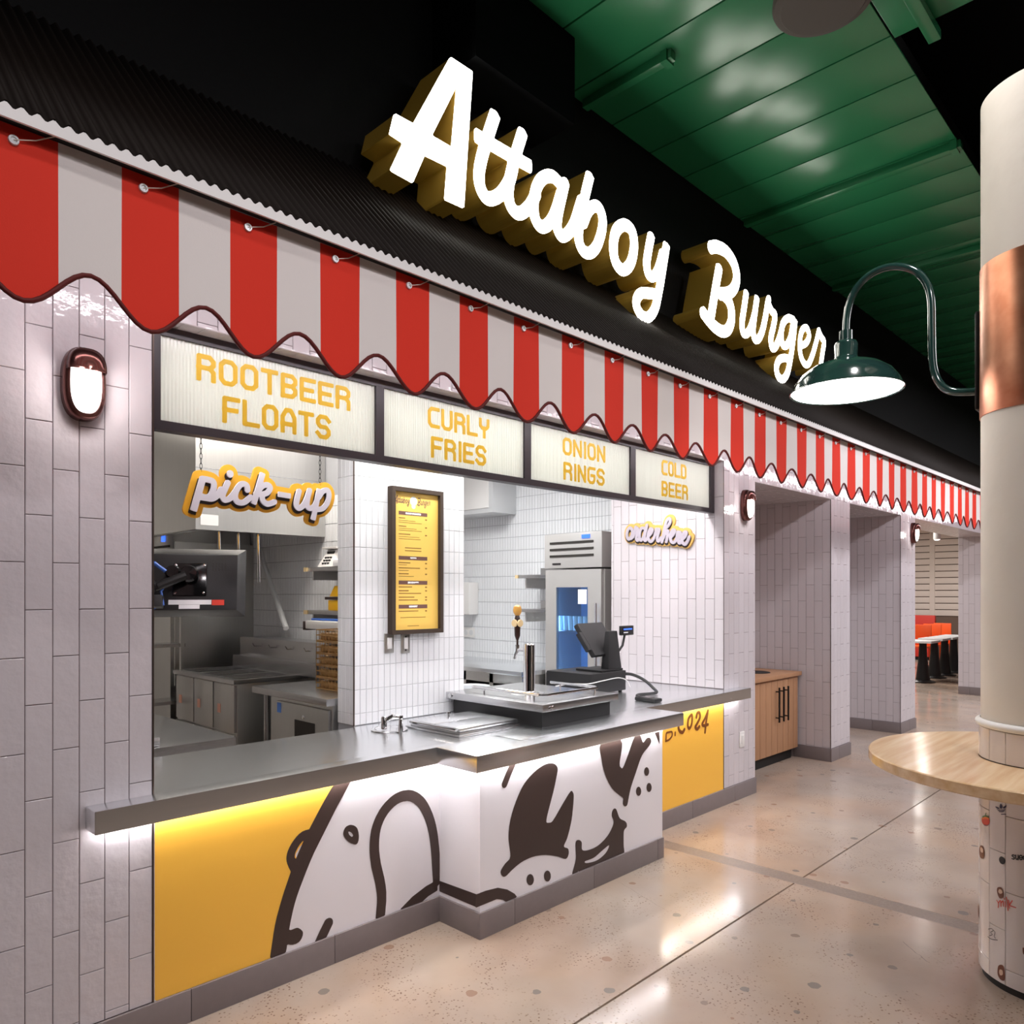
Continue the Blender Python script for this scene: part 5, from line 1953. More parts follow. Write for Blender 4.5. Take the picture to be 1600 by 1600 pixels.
# heat lamp with slanted gas arm
p0 = onX(404, 858, 1.93); p1 = onX(447, 982, 1.80)
tag(obj('slanted_pipe', MB().tube([tuple(p0), tuple(p1)], 0.021, 10).mesh('pipe', smooth=True), 'galv'), 'pale slanted pipe running down the tiled fryer wall', 'pipe')
hl = thing('holding_lamp', 'white bar shaped holding lamp above the fry baskets', 'lamp', (1.72, 1.55, 1.30))
obj('housing', MB().box(1.62, 1.74, 1.33, 1.74, 1.345, 1.40).mesh('h', bevel=0.006), 'plastic_white', hl)
obj('socket_end', MB().box(1.63, 1.73, 1.742, 1.79, 1.335, 1.395).mesh('h', bevel=0.004), 'tap_dark', hl)
obj('post', MB().tube([(1.70, 1.60, 0.9985), (1.70, 1.60, 1.345)], 0.010, 8).mesh('p', smooth=True), 'chrome', hl)
for k, (dz, lab) in enumerate(((0.0, 'blue handled tongs lying across the top of the white holding lamp'),)):
    t1 = MB().tube([(1.66, 1.72, 1.409), (1.665, 1.5, 1.409), (1.67, 1.36, 1.409)], 0.007, 6)
    t1.tube([(1.66, 1.72, 1.409), (1.69, 1.5, 1.409), (1.71, 1.36, 1.409)], 0.007, 6)
    tag(obj('tongs', t1.mesh('tongs', smooth=True), 'blue_cable'), lab, 'tongs')

# prep table inside the pick-up window
pt = thing('prep_table', 'steel prep table inside the window left of the fryers', 'table', (0.2, 1.5, 0))
obj('table_top', MB().box(-0.9, 0.70, 0.83, 2.2, 0.835, 0.862).mesh('t', bevel=0.003), 'steel', pt)
obj('front_apron', MB().box(-0.9, 0.70, 0.826, 0.83, 0.775, 0.862), 'steel', pt)
for (x, y) in ((-0.85, 0.88), (0.65, 0.88), (-0.85, 2.15), (0.65, 2.15)):
    obj('leg', MB().lathe([(0.02, 0), (0.02, 0.835)], (x, y, 0), 12), 'steel', pt)
cl = thing('cold_well_lid', 'closed steel pan lid on the prep table at the window edge', 'lid', (0.2, 1.0, 0.862))
obj('lid', MB().box(-0.2, 0.345, 0.86, 1.12, 0.864, 0.905).mesh('lid', bevel=0.006), 'steel', cl)
obj('handle', MB().tube([(-0.15, 0.852, 0.893), (0.30, 0.852, 0.893)], 0.008, 8).mesh('h', smooth=True), 'chrome', cl)

# kitchen display monitor on an arm: its back faces the hall
kd = thing('kitchen_monitor', 'black kitchen display monitor seen from behind on a swivel arm', 'monitor', (0.36, 0.58, 1.62))
MM = Matrix.Translation((0.395, 0.60, 1.640)) @ Matrix.Rotation(math.radians(-30), 4, 'Z') @ Matrix.Rotation(math.radians(-14), 4, 'X') @ Matrix.Scale(1.07, 4)


def mobj(name, mb, m, parent, bevel=0.0):
    me = mb.mesh(name, bevel=bevel)
    me.transform(MM)
    return obj(name, me, m, parent)


sm = MB()     # bezel front (+Y) wide, back (-Y) narrower
sm.v = [(-.205, .035, -.150), (.205, .035, -.150), (.205, .035, .150), (-.205, .035, .150), (-.175, -.035, -.135), (.175, -.035, -.135), (.175, -.035, .105), (-.175, -.035, .105)]
sm.f = [(0, 3, 2, 1), (4, 5, 6, 7), (0, 1, 5, 4), (1, 2, 6, 5), (2, 3, 7, 6), (3, 0, 4, 7)]
sm.f = [f[::-1] for f in sm.f]
shell_o = mobj('shell', sm, 'black_plastic', kd, 0.004)
mobj('screen', MB().box(-.195, .195, .0352, .038, -.140, .140), 'black_gloss', kd)
mobj('vesa_plate', MB().box(-.075, .055, -.043, -.0352, -.075, .065), 'black_gloss', kd, 0.003)
for (a, b) in ((-.065, .055), (.045, .055), (.045, -.065), (-.065, -.065)):
    mobj('screw', MB().lathe([(0.0, -0.047), (0.005, -0.046), (0.005, -0.043)], (a, 0, b), 10, 'y'), 'chrome', kd)
mobj('joint', MB().lathe([(0.0, -0.09), (0.03, -0.088), (0.036, -0.075), (0.036, -0.043)], (-0.01, 0, 0.01), 20, 'y'), 'black_gloss', kd)
mobj('joint', MB().lathe([(0.0, -0.075), (0.024, -0.073), (0.03, -0.06), (0.03, -0.043)], (-0.075, 0, 0.02), 20, 'y'), 'black_gloss', kd)
mobj('label_strip', MB().box(-.09, .075, -.0365, -.0352, -.112, -.092), 'paper_white', kd)
mobj('label_strip', MB().box(-.05, .03, -.0365, -.0352, -.130, -.113), 'paper_white', kd)
mobj('red_sticker', MB().box(.077, .125, -.0365, -.0352, -.115, -.092), 'red_sticker', kd)
for i in range(4):
    for j in range(5):
        mobj('vent_slot', MB().box(.075 + j * .012, .082 + j * .012, -.0358, -.0352, .035 + i * .009, .039 + i * .009), 'dark_cavity', kd)
mobj('arm', MB().tube([(-.02, -.085, -.0), (-.12, -.10, -.05), (-.19, -.09, -.06), (-.34, -.06, -.05), (-.50, -.02, -.04)], 0.018, 10), 'black_metal', kd)
mobj('arm_knuckle', MB().lathe([(0.0, -0.135), (0.036, -0.133), (0.040, -0.12), (0.040, -0.09)], (-.165, 0, -0.055), 20, 'y'), 'black_metal', kd)
for a in (-.178, -.152):
    mobj('knuckle_bolt', MB().lathe([(0.0, -0.140), (0.007, -0.139), (0.007, -0.133)], (a, 0, -0.05), 10, 'y'), 'chrome', kd)
mobj('cable', MB().tube([(-.10, -.07, .02), (-.14, -.085, .05), (-.19, -.08, .055), (-.26, -.07, .02), (-.34, -.06, -.02)], 0.008, 8), 'blue_cable', kd)
mobj('cable', MB().tube([(-.09, -.07, -.02), (-.11, -.09, -.07), (-.10, -.09, -.125), (-.13, -.09, -.14), (-.15, -.09, -.09)], 0.005, 8), 'blue_cable', kd)
mobj('power_brick', MB().box(-.17, -.10, -.12, -.08, -.14, -.09), 'black_plastic', kd, 0.004)
mobj('drop_pole', MB().tube([(-.50, -.02, -.08), (-.50, -.02, 1.285)], 0.022, 10), 'black_metal', kd)

# ================================================================== KITCHEN, RIGHT SIDE
rf = thing('glass_door_fridge', 'tall grey fridge with blue lit glass door behind the terminal', 'fridge', (4.45, 1.55, 0))
gx, gy0, gy1, gz = 4.20, 1.215, 1.885, 2.13
cm = MB()
cm.box(gx + 0.04, 4.74, gy0, gy0 + 0.03, 0.08, 1.80)
cm.box(gx + 0.04, 4.74, gy1 - 0.03, gy1, 0.08, 1.80)
cm.box(4.71, 4.74, gy0 + 0.03, gy1 - 0.03, 0.08, 1.80)
cm.box(gx + 0.04, 4.71, gy0 + 0.03, gy1 - 0.03, 0.08, 0.12)
cm.box(gx + 0.04, 4.71, gy0 + 0.03, gy1 - 0.03, 1.76, 1.80)
obj('cabinet', cm, 'fridge_grey', rf)
obj('liner', MB().box(4.695, 4.7095, gy0 + 0.031, gy1 - 0.031, 0.121, 1.759), 'fridge_blue', rf)
obj('interior_lamp', MB().box(gx + 0.06, gx + 0.075, gy1 - 0.06, gy1 - 0.045, 0.3, 1.6), 'fridge_lamp', rf)
obj('legs', MB().box(gx + 0.08, 4.70, gy0 + 0.04, gy1 - 0.04, 0.0, 0.08), 'toe_black', rf)
gr = obj('top_grille', MB().box(gx - 0.005, 4.74, gy0, gy1 - 0.0, 1.815, gz).mesh('gr', bevel=0.004), 'fridge_grey', rf)
for z in (2.035, 1.975, 1.915):
    obj('louvre', MB().box(gx - 0.011, gx - 0.0055, gy0 + 0.09, gy1 - 0.07, z, z + 0.020), 'dark_cavity', gr)
obj('display', MB().box(gx - 0.012, gx - 0.0055, gy0 + 0.13, gy0 + 0.22, 2.075, 2.108), 'blue_led', gr)
obj('maker_mark', MB().box(gx - 0.008, gx - 0.0055, gy1 - 0.20, gy1 - 0.10, 1.845, 1.862), 'decal_black', gr)
df = MB()
df.box(gx, gx + 0.038, gy0 + 0.01, gy1 - 0.01, 1.64, 1.80)
df.box(gx, gx + 0.038, gy0 + 0.01, gy1 - 0.01, 0.12, 0.26)
df.box(gx, gx + 0.038, gy0 + 0.01, gy0 + 0.16, 0.26, 1.64)
df.box(gx, gx + 0.038, gy1 - 0.14, gy1 - 0.01, 0.26, 1.64)
dor = obj('door_frame', df, 'fridge_grey', rf)
obj('glass', MB().box(gx + 0.008, gx + 0.014, gy0 + 0.16, gy1 - 0.14, 0.26, 1.64), 'fridge_glass', dor)
obj('handle', MB().tube([(gx - 0.03, gy0 + 0.05, 0.75), (gx - 0.03, gy0 + 0.05, 1.5)], 0.012, 8).mesh('h', smooth=True), 'chrome', dor)
obj('notice', MB().box(gx + 0.004, gx + 0.0078, gy0 + 0.175, gy0 + 0.275, 1.49, 1.62), 'paper_white', dor)
ordn = ('first', 'second', 'third', 'fourth', 'fifth', 'sixth', 'seventh', 'eighth')
gme = MB().lathe([(0.022, 0.0), (0.027, 0.13), (0.025, 0.13), (0.020, 0.006), (0, 0.006)], (0, 0, 0), 12).mesh('gl', smooth=True)
for k in range(8):
    g_ = obj('drinking_glass', gme, 'pale_glass', None, (gx + 0.13, gy1 - 0.085 - k * 0.060, 1.2455))
    tag(g_, '%s drinking glass from the left on the shelf inside the glass door fridge' % ordn[k], 'glass', 'glasses in the glass door fridge')
obj('wire_shelf', MB().box(gx + 0.08, 4.69, gy0 + 0.031, gy1 - 0.031, 1.235, 1.245), 'steel', rf)
obj('wire_shelf', MB().box(gx + 0.08, 4.69, gy0 + 0.031, gy1 - 0.031, 0.80, 0.81), 'steel', rf)

bc = thing('back_counter', 'steel back counter with dark open cubbies behind the beer tap', 'counter', (4.3, 2.6, 0))
obj('worktop', MB().box(3.90, 4.748, 1.90, 3.6, 0.83, 0.87).mesh('w', bevel=0.003), 'steel_top', bc)
cbm = MB()
for y in (1.92, 2.30, 2.68, 3.06, 3.44):
    cbm.box(3.93, 4.748, y, y + 0.05, 0.08, 0.829)
cbm.box(3.93, 4.748, 1.97, 3.44, 0.74, 0.829)
obj('carcass', cbm, 'steel_v', bc)
obj('cubby_back', MB().box(4.40, 4.45, 1.97, 3.44, 0.08, 0.74), 'dark_cavity', bc)
obj('plinth', MB().box(4.0, 4.748, 1.93, 3.48, 0.0, 0.08), 'toe_black', bc)
for z, lab in ((1.735, 'upper steel shelf on the back wall left of the glass door fridge'), (1.40, 'lower steel shelf on the back wall behind the tap handle')):
    t = thing('wall_shelf', lab, 'shelf', (4.55, 2.3, z), 'back wall shelves by the fridge')
    obj('board', MB().box(4.36, 4.749, 1.90, 2.42, z, z + 0.032).mesh('b', bevel=0.003), 'steel', t)
    obj('edge_clip', MB().box(4.352, 4.36, 2.385, 2.42, z, z + 0.032), 'cream', t)
    obj('back_lip', MB().box(4.735, 4.749, 1.90, 2.42, z + 0.032, z + 0.11), 'steel', t)
    obj('bracket', MB().box(4.45, 4.749, 2.36, 2.375, z - 0.10, z), 'plastic_white', t)
td = thing('towel_dispenser', 'white paper towel dispenser with dark window on the kitchen wall beside the partition', 'dispenser', (4.7, 3.0, 1.5))
p = onX(733, 935, 4.749)
obj('case', MB().box(4.60, 4.749, p[1] - 0.16, p[1] + 0.16, p[2] - 0.18, p[2] + 0.18).mesh('c', bevel=0.015), 'plastic_white', td)
obj('window', MB().box(4.594, 4.60, p[1] + 0.03, p[1] + 0.15, p[2] - 0.19, p[2] + 0.16), 'black_plastic', td)
ub = thing('wall_cabinet', 'pale wall mounted unit high on the kitchen wall by the partition', 'cabinet', (4.6, 2.9, 2.3))
p = onX(770, 800, 4.40)
obj('case', MB().box(4.40, 4.749, p[1], p[1] + 0.9, p[2], p[2] + 0.55).mesh('c', bevel=0.008), 'galv', ub)
obj('front_panel', MB().box(4.39, 4.3995, p[1] + 0.06, p[1] + 0.86, p[2] + 0.05, p[2] + 0.5), 'plastic_white', ub)
p = onX(733, 988, 4.749)
ot = thing('wall_outlet', 'white double socket on the kitchen wall under the towel dispenser', 'outlet', (4.74, p[1], p[2]))
obj('plate', MB().box(4.738, 4.749, p[1] - 0.10, p[1] + 0.10, p[2] - 0.055, p[2] + 0.055).mesh('o', bevel=0.004), 'plastic_white', ot)
for dy in (-0.045, 0.045):
    obj('socket', MB().lathe([(0.0, -0.003), (0.030, -0.003), (0.032, 0.0)], (4.738, p[1] + dy, p[2]), 16, 'x'), 'galv', ot)
bn = thing('lined_bin', 'bin with a white liner bag folded over its rim in the back kitchen', 'bin', (3.55, 2.5, 0))
p = onX(737, 1056, 3.66)
zb_ = p[2] - 0.72
bxx, byy = p[0], p[1]
obj('bucket', MB().lathe([(0.14, 0.0), (0.17, 0.70), (0.165, 0.70), (0.135, 0.01), (0, 0.01)], (bxx, byy, 0), 24).mesh('b', smooth=True), 'black_plastic', bn)
obj('liner', MB().lathe([(0.160, 0.64), (0.185, 0.60), (0.182, 0.70), (0.172, 0.735), (0.155, 0.72), (0.15, 0.55)], (bxx, byy, 0), 14).mesh('l', smooth=True), 'bag_white', bn)
obj('coiled_hose', MB().lathe([(0.1, 0.0)], (0, 0, -5), 3)) if False else None
hz = []
hp = onX(800, 1060, 4.30)
tag(obj('cable_coil', MB().tube([(4.38, 2.17 + 0.075 * math.cos(a), 0.50 + 0.16 + 0.06 * math.sin(a)) for a in np.linspace(0, 6.2832, 24, endpoint=False)], 0.014, 8, closed=True).mesh('coil', smooth=True), 'plastic_white'),
    'white coiled hose hanging in a dark cubby of the back counter', 'hose')

# ================================================================== ALCOVE STATION
cab = thing('waste_cabinet', 'oak slatted waste cabinet with black handles in the first alcove', 'cabinet', (5.4, 0.6, 0))
cy = 0.30
obj('carcass', MB().box(X_R1 + 0.01, 6.09, cy + 0.012, 0.895, 0.10, 0.795), 'oak_front', cab)
xx = X_R1 + 0.01
while xx < 6.07:
    obj('front_slat', MB().box(xx + 0.002, min(xx + 0.113, 6.088), cy, cy + 0.012, 0.105, 0.795).mesh('s', bevel=0.003), 'oak_front', cab)
    xx += 0.115
ctp = MB()
ctp.box(X_R1 + 0.01, 6.112, cy - 0.03, 0.895, 0.797, 0.835)
obj('top', ctp.mesh('t', bevel=0.003), 'oak_front', cab)
obj('toe_kick', MB().box(X_R1 + 0.01, 6.05, cy + 0.05, 0.88, 0.0, 0.10), 'toe_black', cab)
hole = onZ(1196, 1048, 0.836)
obj('chute_ring', MB().lathe([(0.0, 0.0005), (0.12, 0.0005), (0.14, 0.004), (0.145, 0.0)], (min(hole[0], 5.7), 0.55, 0.8352), 28), 'toe_black', cab)
for px_ in (1217, 1224, 1231):
    p = onY(px_, 1097, cy - 0.03)
    h = obj('handle', MB().tube([(p[0], cy - 0.035, 0.40), (p[0], cy - 0.035, 0.72)], 0.009, 8).mesh('h', smooth=True), 'black_metal', cab)
    for z in (0.44, 0.68):
        obj('handle_post', MB().tube([(p[0], cy - 0.035, z), (p[0], cy - 0.0005, z)], 0.006, 6), 'black_metal', h)

# ================================================================== COLUMN, TABLE, LAMP
CX, CY = 2.68, -2.22
co = thing('round_column', 'round white concrete column with a copper band and tiled foot', 'column', (CX, CY, 0))
obj('shaft', MB().lathe([(0.2335, 1.05), (0.2335, 3.62)], (CX, CY, 0), 72).mesh('shaft', smooth=True), 'column_paint', co)
obj('copper_band', MB().lathe([(0.2335, 2.318), (0.2375, 2.318), (0.2375, 2.935), (0.2335, 2.935)], (CX, CY, 0), 72, cap=False).mesh('band', smooth=True), 'copper', co)
prof = [(0.236 + 0.0 + 0.018 * math.cos(a), 1.048 + 0.016 * math.sin(a)) for a in np.linspace(-math.pi / 2, math.pi / 2, 9)]
obj('bullnose_ring', MB().lathe(prof, (CX, CY, 0), 72, cap=False).mesh('ring', smooth=True), 'white_plain', co)
obj('foot_core', MB().lathe([(0.233, 0.03), (0.233, 1.05)], (CX, CY, 0), 72).mesh('core', smooth=True), 'grout', co)
obj('plinth', MB().lathe([(0.228, 0.0), (0.228, 0.03)], (CX, CY, 0), 72).mesh('pl', smooth=True), 'toe_black', co)
NT = 19
da = 2 * math.pi / NT


def curved_tile(z0, z1):
    mb = MB()
    g, n, r0, r1 = 0.0055, 5, 0.233, 0.2405
    for (r, e) in ((r0, 0.0), (r1 - 0.0015, 0.0), (r1, 0.0015)):
        for i in range(n + 1):
            a = g + (da - 2 * g) * i / n
            for z in (z0 + e, z1 - e):
                mb.v.append((r * math.cos(a), r * math.sin(a), z))
    m = 2 * (n + 1)
    for i in range(n):
        a = 2 * m + 2 * i
        mb.f.append((a, a + 2, a + 3, a + 1))
        for L in (0, 1):
            b = L * m + 2 * i
            c = (L + 1) * m + 2 * i
            mb.f.append((b, b + 2, c + 2, c))
            mb.f.append((b + 3, b + 1, c + 1, c + 3))
    for L in (0, 1):
        b, c = L * m, (L + 1) * m
        mb.f.append((b, c, c + 1, b + 1))
        e = 2 * n
        mb.f.append((b + e + 1, c + e + 1, c + e, b + e))
    return mb.mesh('tile', smooth=True, angle=30)


rows_a = [(0.031, 0.245), (0.247, 0.55), (0.552, 0.85), (0.905, 1.030)]
rows_b = [(0.031, 0.095), (0.097, 0.40), (0.402, 0.70), (0.702, 0.85), (0.905, 1.030)]
tcache = {}
for k in range(NT):
    for rr_ in (rows_a if k % 2 else rows_b):
        if rr_ not in tcache:
            tcache[rr_] = curved_tile(*rr_)
        o = obj('tile', tcache[rr_], 'column_tile', co, (CX, CY, 0))
        o.rotation_euler = (0, 0, k * da + math.radians(116))


# decals wrapped on the foot: given by photo pixel, mapped to angle and height
def on_col(x, y, r=0.2412):
    v = ray(x, y)
    a = v[0] ** 2 + v[1] ** 2
    dx_, dy_ = CAM[0] - CX, CAM[1] - CY
    b = 2 * (v[0] * dx_ + v[1] * dy_)
    c = dx_ ** 2 + dy_ ** 2 - r * r
    q = b * b - 4 * a * c
    t = (-b - math.sqrt(max(q, 0))) / (2 * a)
    p = CAM + v * t
    return math.atan2(p[1] - CY, p[0] - CX) * r, p[2]


COLP = lambda u, v, d: (CX + (0.2412 - d) * math.cos(u / 0.2412), CY + (0.2412 - d) * math.sin(u / 0.2412), v)


def decal(shapes, o, s, name='decal'):
    """shapes: list of (material, kind, points, r) in zoom pixels"""
    for m, kind, pts, r in shapes:
        q = [on_col(o[0] + p[0] / s, o[1] + p[1] / s) for p in pts]
        sh = Shape(0.0006)
        if kind == 'stroke':
            sh.stroke(q, r, sm=len(q) > 2)
        else:
            sh.poly(q, sm=(kind == 'blob'))
        lp_ = sh.contour()
        if lp_:
            dm = extrude_loops(lp_, lambda u, v, d: (u, v, d), 0.0, 0.0008, True, False, False)
            bm = bmesh.new()
            bm.from_mesh(dm)
            for _ in range(3):
                es = [e for e in bm.edges if abs(e.verts[0].co.x - e.verts[1].co.x) > 0.010]
                if not es:
                    break
                bmesh.ops.subdivide_edges(bm, edges=es, cuts=1)
            lift = 0.0016 if 'cream' in m or 'orange' in m or 'green' in m else 0.0010
            for v_ in bm.verts:
                v_.co = Vector(COLP(v_.co.x, v_.co.y, -lift))
            bmesh.ops.triangulate(bm, faces=bm.faces)
            bm.to_mesh(dm)
            bm.free()
            obj(name, dm, m, co)


K8 = ((1500, 1220), 4.444)
decal([('decal_red', 'blob', [(155, 262), (178, 252), (204, 268), (206, 296), (190, 310), (165, 303), (153, 282)], 0)], *K8)
decal([('decal_orange', 'blob', [(156, 256), (178, 250), (203, 258), (203, 268), (178, 264), (154, 268)], 0)], *K8)
decal([('decal_green', 'blob', [(160, 245), (180, 240), (200, 247), (202, 256), (180, 252), (158, 256)], 0)], *K8)
decal([('decal_navy', 'blob', [(164, 300), (190, 306), (202, 300), (192, 312), (172, 310)], 0)], *K8)
decal([('decal_green', 'stroke', [(178, 238), (184, 224)], 0.0022)], *K8)
decal([('decal_navy', 'blob', [(284, 158), (296, 178), (290, 194), (278, 190), (276, 176)], 0),
       ('decal_navy', 'blob', [(248, 178), (268, 184), (276, 194), (262, 194), (250, 186)], 0),
       ('decal_navy', 'blob', [(324, 170), (318, 188), (302, 192), (300, 184), (312, 174)], 0),
       ('decal_navy', 'stroke', [(258, 198), (288, 203), (316, 198)], 0.0012),
       ('decal_navy', 'stroke', [(264, 206), (288, 210), (312, 206)], 0.0012),
       ('decal_navy', 'stroke', [(272, 214), (290, 217), (306, 213)], 0.0012),
       ('decal_navy', 'stroke', [(288, 232), (320, 232)], 0.0016)], *K8)
decal([('decal_brown', 'blob', [(150, 448), (164, 460), (172, 500), (162, 540), (142, 530), (134, 495), (138, 460)], 0), ('decal_cream', 'blob', [(150, 462), (162, 475), (160, 500), (146, 490), (143, 470)], 0)], *K8)
decal([('decal_cream', 'blob', [(104, 400), (116, 470), (120, 530), (112, 590), (102, 540), (100, 460)], 0)], *K8)
decal([('decal_black', 'blob', [(290, 525), (310, 538), (316, 560), (302, 580), (282, 572), (272, 550), (276, 532)], 0)], *K8)
decal([('decal_brown', 'blob', [(268, 738), (290, 742), (304, 780), (300, 812), (276, 815), (260, 780), (258, 750)], 0), ('decal_cream', 'blob', [(275, 752), (292, 760), (296, 778), (280, 784), (268, 770)], 0)], *K8)
r_m = 0.0018
decal([('decal_red', 'stroke', [(256, 830), (268, 850), (266, 880)], r_m), ('decal_red', 'stroke', [(266, 850), (282, 832), (286, 872)], r_m), ('decal_red', 'stroke', [(286, 848), (300, 834), (304, 872)], r_m),
       ('decal_red', 'stroke', [(314, 838), (318, 876)], r_m), ('decal_red', 'stroke', [(308, 818), (310, 822)], r_m * 1.3), ('decal_red', 'stroke', [(322, 808), (330, 850), (334, 900)], r_m),
       ('decal_red', 'stroke', [(338, 828), (344, 884)], r_m), ('decal_red', 'stroke', [(364, 832), (346, 862), (362, 872), (388, 880)], r_m)], *K8)
decal([('decal_brown', 'blob', [(112, 842), (132, 890), (130, 940), (118, 955), (102, 920), (100, 885)], 0), ('decal_cream', 'stroke', [(106, 900), (128, 925)], 0.003)], *K8)
decal([('decal_black', 'stroke', [(198, 1030), (220, 1026), (232, 1040), (214, 1052), (226, 1068), (206, 1076)], 0.0011), ('decal_black', 'stroke', [(226, 1030), (244, 1052), (238, 1080), (248, 1092)], 0.0011),
       ('decal_black', 'stroke', [(194, 1082), (222, 1100), (262, 1106)], 0.0013)], *K8)
decal([('decal_brown', 'blob', [(268, 1284), (300, 1282), (312, 1330), (310, 1385), (282, 1380), (262, 1340)], 0), ('decal_cream', 'blob', [(278, 1310), (296, 1316), (298, 1345), (282, 1350), (274, 1330)], 0)], *K8)
decal([('decal_brown', 'blob', [(436, 1158), (452, 1168), (452, 1204), (438, 1198)], 0)], *K8)
# lower-case word
st = 0.0022
decal([('decal_black', 'stroke', [(380, 518), (368, 514), (363, 522), (378, 534), (374, 544), (362, 540)], st), ('decal_black', 'stroke', [(388, 516), (388, 538), (396, 546), (404, 538)], st),
       ('decal_black', 'stroke', [(405, 516), (405, 548)], st), ('decal_black', 'stroke', [(413, 532), (432, 534), (428, 518), (416, 520), (413, 536), (422, 548), (432, 544)], st),
       ('decal_black', 'stroke', [(452, 524), (442, 524), (440, 542), (452, 546)], st), ('decal_black', 'stroke', [(457, 504), (457, 550)], st)], *K8)

TZ = 0.902
tb = thing('column_table', 'round butcher block counter wrapped around the white column', 'table', (CX, CY, TZ - 0.045))
tbm = MB()
tbm.lathe([(0.2415, TZ - 0.045), (0.655, TZ - 0.045), (0.660, TZ - 0.040), (0.660, TZ - 0.004), (0.655, TZ), (0.2415, TZ), (0.2415, TZ - 0.045)], (CX, CY, 0), 96, cap=False)
obj('table_top', tbm.mesh('top', smooth=True, angle=30), 'wood_top', tb)
for k in range(4):
    a = math.radians(20 + 90 * k)
    mb = MB().box(0.2415, 0.50, -0.018, 0.018, TZ - 0.085, TZ - 0.0455).mesh('bracket')
    mb.transform(Matrix.Translation((CX, CY, 0)) @ Matrix.Rotation(a, 4, 'Z'))
    obj('support_bracket', mb, 'black_metal', tb)

# gooseneck barn lamp
gl = thing('gooseneck_lamp', 'dark green gooseneck barn lamp reaching out from the copper banded column', 'lamp', (CX, -1.98, 2.45))
arm_px = [(1519, 612), (1492, 612), (1474, 605), (1462, 587), (1457, 560), (1456, 510), (1455, 470), (1449, 445), (1434, 426), (1410, 417), (1385, 418), (1360, 429), (1340, 448), (1328, 472), (1323, 496), (1322, 525)]
arm = [onX(x, y, CX) for x, y in arm_px]
arm = [np.array([CX, CY + 0.245, arm[0][2]])] + arm
obj('gooseneck', MB().tube(catmull([tuple(p) for p in arm], 5), 0.0165, 14).mesh('arm', smooth=True), 'lamp_green', gl)
obj('back_plate', MB().box(CX - 0.055, CX + 0.055, CY + 0.232, CY + 0.25, 2.36, 2.78).mesh('plate', bevel=0.01), 'black_metal', gl)
ly = arm[-1][1]
zr = 2.553
prof = [(0.02, 0.295), (0.030, 0.290), (0.030, 0.245), (0.046, 0.238), (0.052, 0.225), (0.050, 0.165), (0.058, 0.155), (0.066, 0.150), (0.068, 0.142), (0.10, 0.138), (0.155, 0.118), (0.205, 0.082), (0.236, 0.038), (0.249, 0.006), (0.256, 0.0),
        (0.253, -0.003), (0.244, 0.004), (0.230, 0.036), (0.198, 0.077), (0.150, 0.111), (0.06, 0.128), (0.0, 0.130)]
obj('shade', MB().lathe([(r, zr + h) for r, h in prof], (CX, ly, 0), 56).mesh('shade', smooth=True, angle=50), 'lamp_green', gl)
obj('diffuser', MB().lathe([(0.0, zr + 0.0), (0.243, zr + 0.0), (0.243, zr + 0.006), (0.0, zr + 0.006)], (CX, ly, 0), 48, cap=False).mesh('glow', smooth=True), 'lamp_glow', gl)

# ceiling speaker and exposed ceiling battens
spx = onZ(1286, 6, ZC - 0.07)
sk = thing('ceiling_speaker', 'round grey brown ceiling speaker on the green planks at the top edge', 'speaker', (spx[0], spx[1], ZC))
obj('can', MB().lathe([(0.0, -0.07), (0.200, -0.07), (0.224, -0.064), (0.230, -0.05), (0.225, 0.0)], (spx[0], spx[1], ZC - 0.001), 48).mesh('can', smooth=True, angle=40), 'speaker', sk)
obj('grille', MB().lathe([(0.0, -0.077), (0.190, -0.077), (0.197, -0.07)], (spx[0], spx[1], ZC - 0.001), 48, cap=False).mesh('g', smooth=True), 'speaker', sk)


def batten(x0, x1, y0, y1, label):
    t = thing('ceiling_batten', label, 'batten', ((x0 + x1) / 2, (y0 + y1) / 2, ZC), 'green battens under the ceiling planks')
    obj('channel', MB().box(x0, x1, y0, y1, ZC - 0.05, ZC - 0.0005).mesh('ch', bevel=0.006), 'green', t)
    if x1 - x0 < y1 - y0:
        obj('end_clip', MB().box(x0 - 0.012, x1 + 0.012, y0 + 0.02, y0 + 0.06, ZC - 0.06, ZC - 0.0005), 'green', t)
    return t


batten(4.37, 4.43, -1.50, -0.02, 'green steel batten crossing the ceiling planks left of the column top')
batten(6.1, 6.16, -1.47, -0.02, 'farther green steel batten crossing the ceiling above the lamp arm')
batten(2.40, 2.45, -0.62, -0.02, 'short green batten near the black duct above the sign')
batten(2.0, 3.26, -1.68, -1.62, 'green batten running along the side field at the upper right')
ln_t = thing('linear_light', 'small white linear light far down the dark hall behind the lamp arm', 'light', (13.0, -1.2, 3.0))
p = onX(1512, 612, 13.0)
obj('tube', MB().box(13.0, 13.6, p[1] - 0.05, p[1] + 0.05, p[2], p[2] + 0.05), 'lamp_glow', ln_t)
obj('drop_rod', MB().tube([(13.3, p[1], p[2] + 0.05), (13.3, p[1], ZC + 0.001 if -1.47 < p[1] < 0 else 5.3)], 0.008, 6), 'black_metal', ln_t)

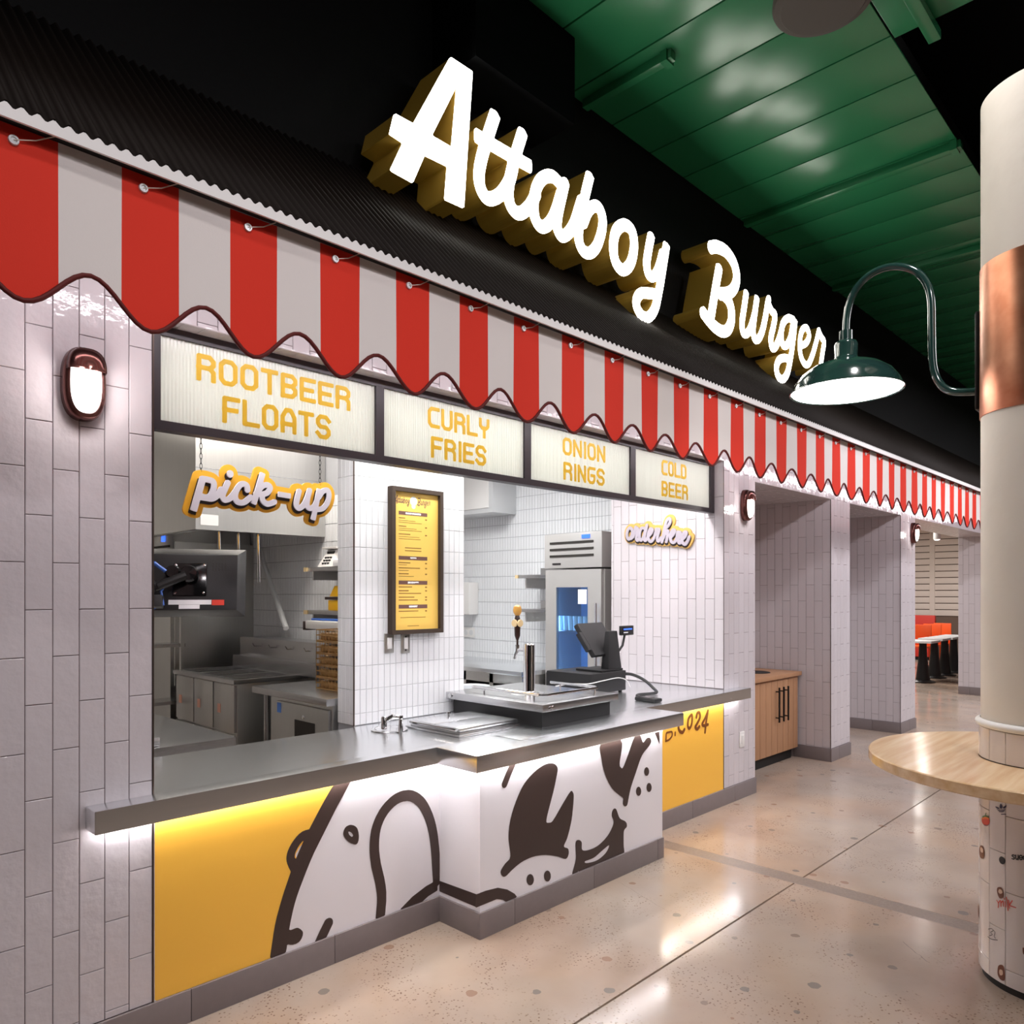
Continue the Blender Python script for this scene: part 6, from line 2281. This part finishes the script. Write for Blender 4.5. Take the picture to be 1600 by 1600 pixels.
# ================================================================== DINING ROOM
def dining_table(px_, py_, label):
    p = onZ(px_, py_, 0.0)
    t = thing('pedestal_table', label, 'table', (p[0], p[1], 0), 'dining room tables through the opening')
    x, y = p[0], p[1]
    obj('base', MB().lathe([(0.20, 0.0), (0.20, 0.02), (0.10, 0.05), (0.07, 0.06)], (x, y, 0), 20).mesh('b', smooth=True, angle=40), 'black_metal', t)
    obj('pedestal', MB().lathe([(0.12, 0.02), (0.07, 0.45), (0.06, 0.71)], (x, y, 0), 16).mesh('p', smooth=True), 'black_metal', t)
    obj('table_top', MB().box(x - 0.27, x + 0.27, y - 0.21, y + 0.21, 0.71, 0.75).mesh('t', bevel=0.006), 'galv', t)
    return t, x, y


for px_, py_, lab in ((1442, 1066, 'nearest pedestal table seen through the dining room opening'), (1460, 1059, 'second pedestal table from the left through the dining room opening'),
                      (1476, 1055, 'third pedestal table from the left through the dining room opening'), (1490, 1051, 'fourth and farthest pedestal table through the dining room opening')):
    dining_table(px_, py_, lab)


def chair(px_, py_, m, label):
    p = onZ(px_, py_, 0.0)
    x, y = p[0], p[1]
    t = thing('dining_chair', label, 'chair', (x, y, 0), 'orange and red chairs in the dining room')
    obj('seat', MB().box(x - 0.18, x + 0.18, y - 0.18, y + 0.18, 0.44, 0.48).mesh('s', bevel=0.01), m, t)
    obj('backrest', MB().box(x + 0.16, x + 0.19, y - 0.18, y + 0.18, 0.48, 0.92).mesh('s', bevel=0.01), m, t)
    for dx_ in (-.16, .16):
        for dy_ in (-.16, .16):
            obj('leg', MB().box(x + dx_ - .014, x + dx_ + .014, y + dy_ - .014, y + dy_ + .014, 0.0, 0.44), m, t)


chair(1437, 1044, 'orange', 'leftmost orange chair beyond the dining room opening')
chair(1453, 1041, 'orange', 'orange chair between the two nearest pedestal tables')
chair(1469, 1038, 'orange', 'rightmost orange chair beyond the dining room opening')
bt = thing('red_booth', 'red upholstered booth bench at the back of the dining room', 'bench', (18.5, 2.6, 0))
p = onX(1462, 1024, 18.6)
obj('bench_seat', MB().box(p[0], p[0] + 0.5, p[1] + 0.15, p[1] + 1.6, 0.08, 0.46).mesh('s', bevel=0.02), 'red_seat', bt)
obj('backrest', MB().box(p[0] + 0.5, p[0] + 0.62, p[1] + 0.15, p[1] + 1.6, 0.08, 1.06).mesh('s', bevel=0.02), 'red_seat', bt)
obj('plinth', MB().box(p[0] + 0.05, p[0] + 0.6, p[1] + 0.2, p[1] + 1.55, 0.0, 0.08), 'toe_black', bt)
for px_, py_, X_, lab in ((1464, 843, 12.9, 'left bright spotlight head on the dining room ceiling track'), (1504.5, 852, 13.6, 'right bright spotlight head on the dining room ceiling track')):
    p = onX(px_, py_, X_)
    t = thing('track_light', lab, 'spotlight', tuple(p), 'dining room track lights')
    obj('head', MB().lathe([(0.05, 0.0), (0.055, 0.005), (0.055, 0.12), (0.03, 0.15)], tuple(p), 16).mesh('h', smooth=True, angle=40), 'plastic_white', t)
    obj('lamp', MB().lathe([(0.0, -0.018), (0.035, -0.012), (0.05, 0.001)], tuple(p), 16, cap=False).mesh('l', smooth=True), 'sconce_glow', t)
    obj('stem', MB().tube([(p[0], p[1], p[2] + 0.15), (p[0], p[1], 3.62)], 0.01, 6), 'black_metal', t)
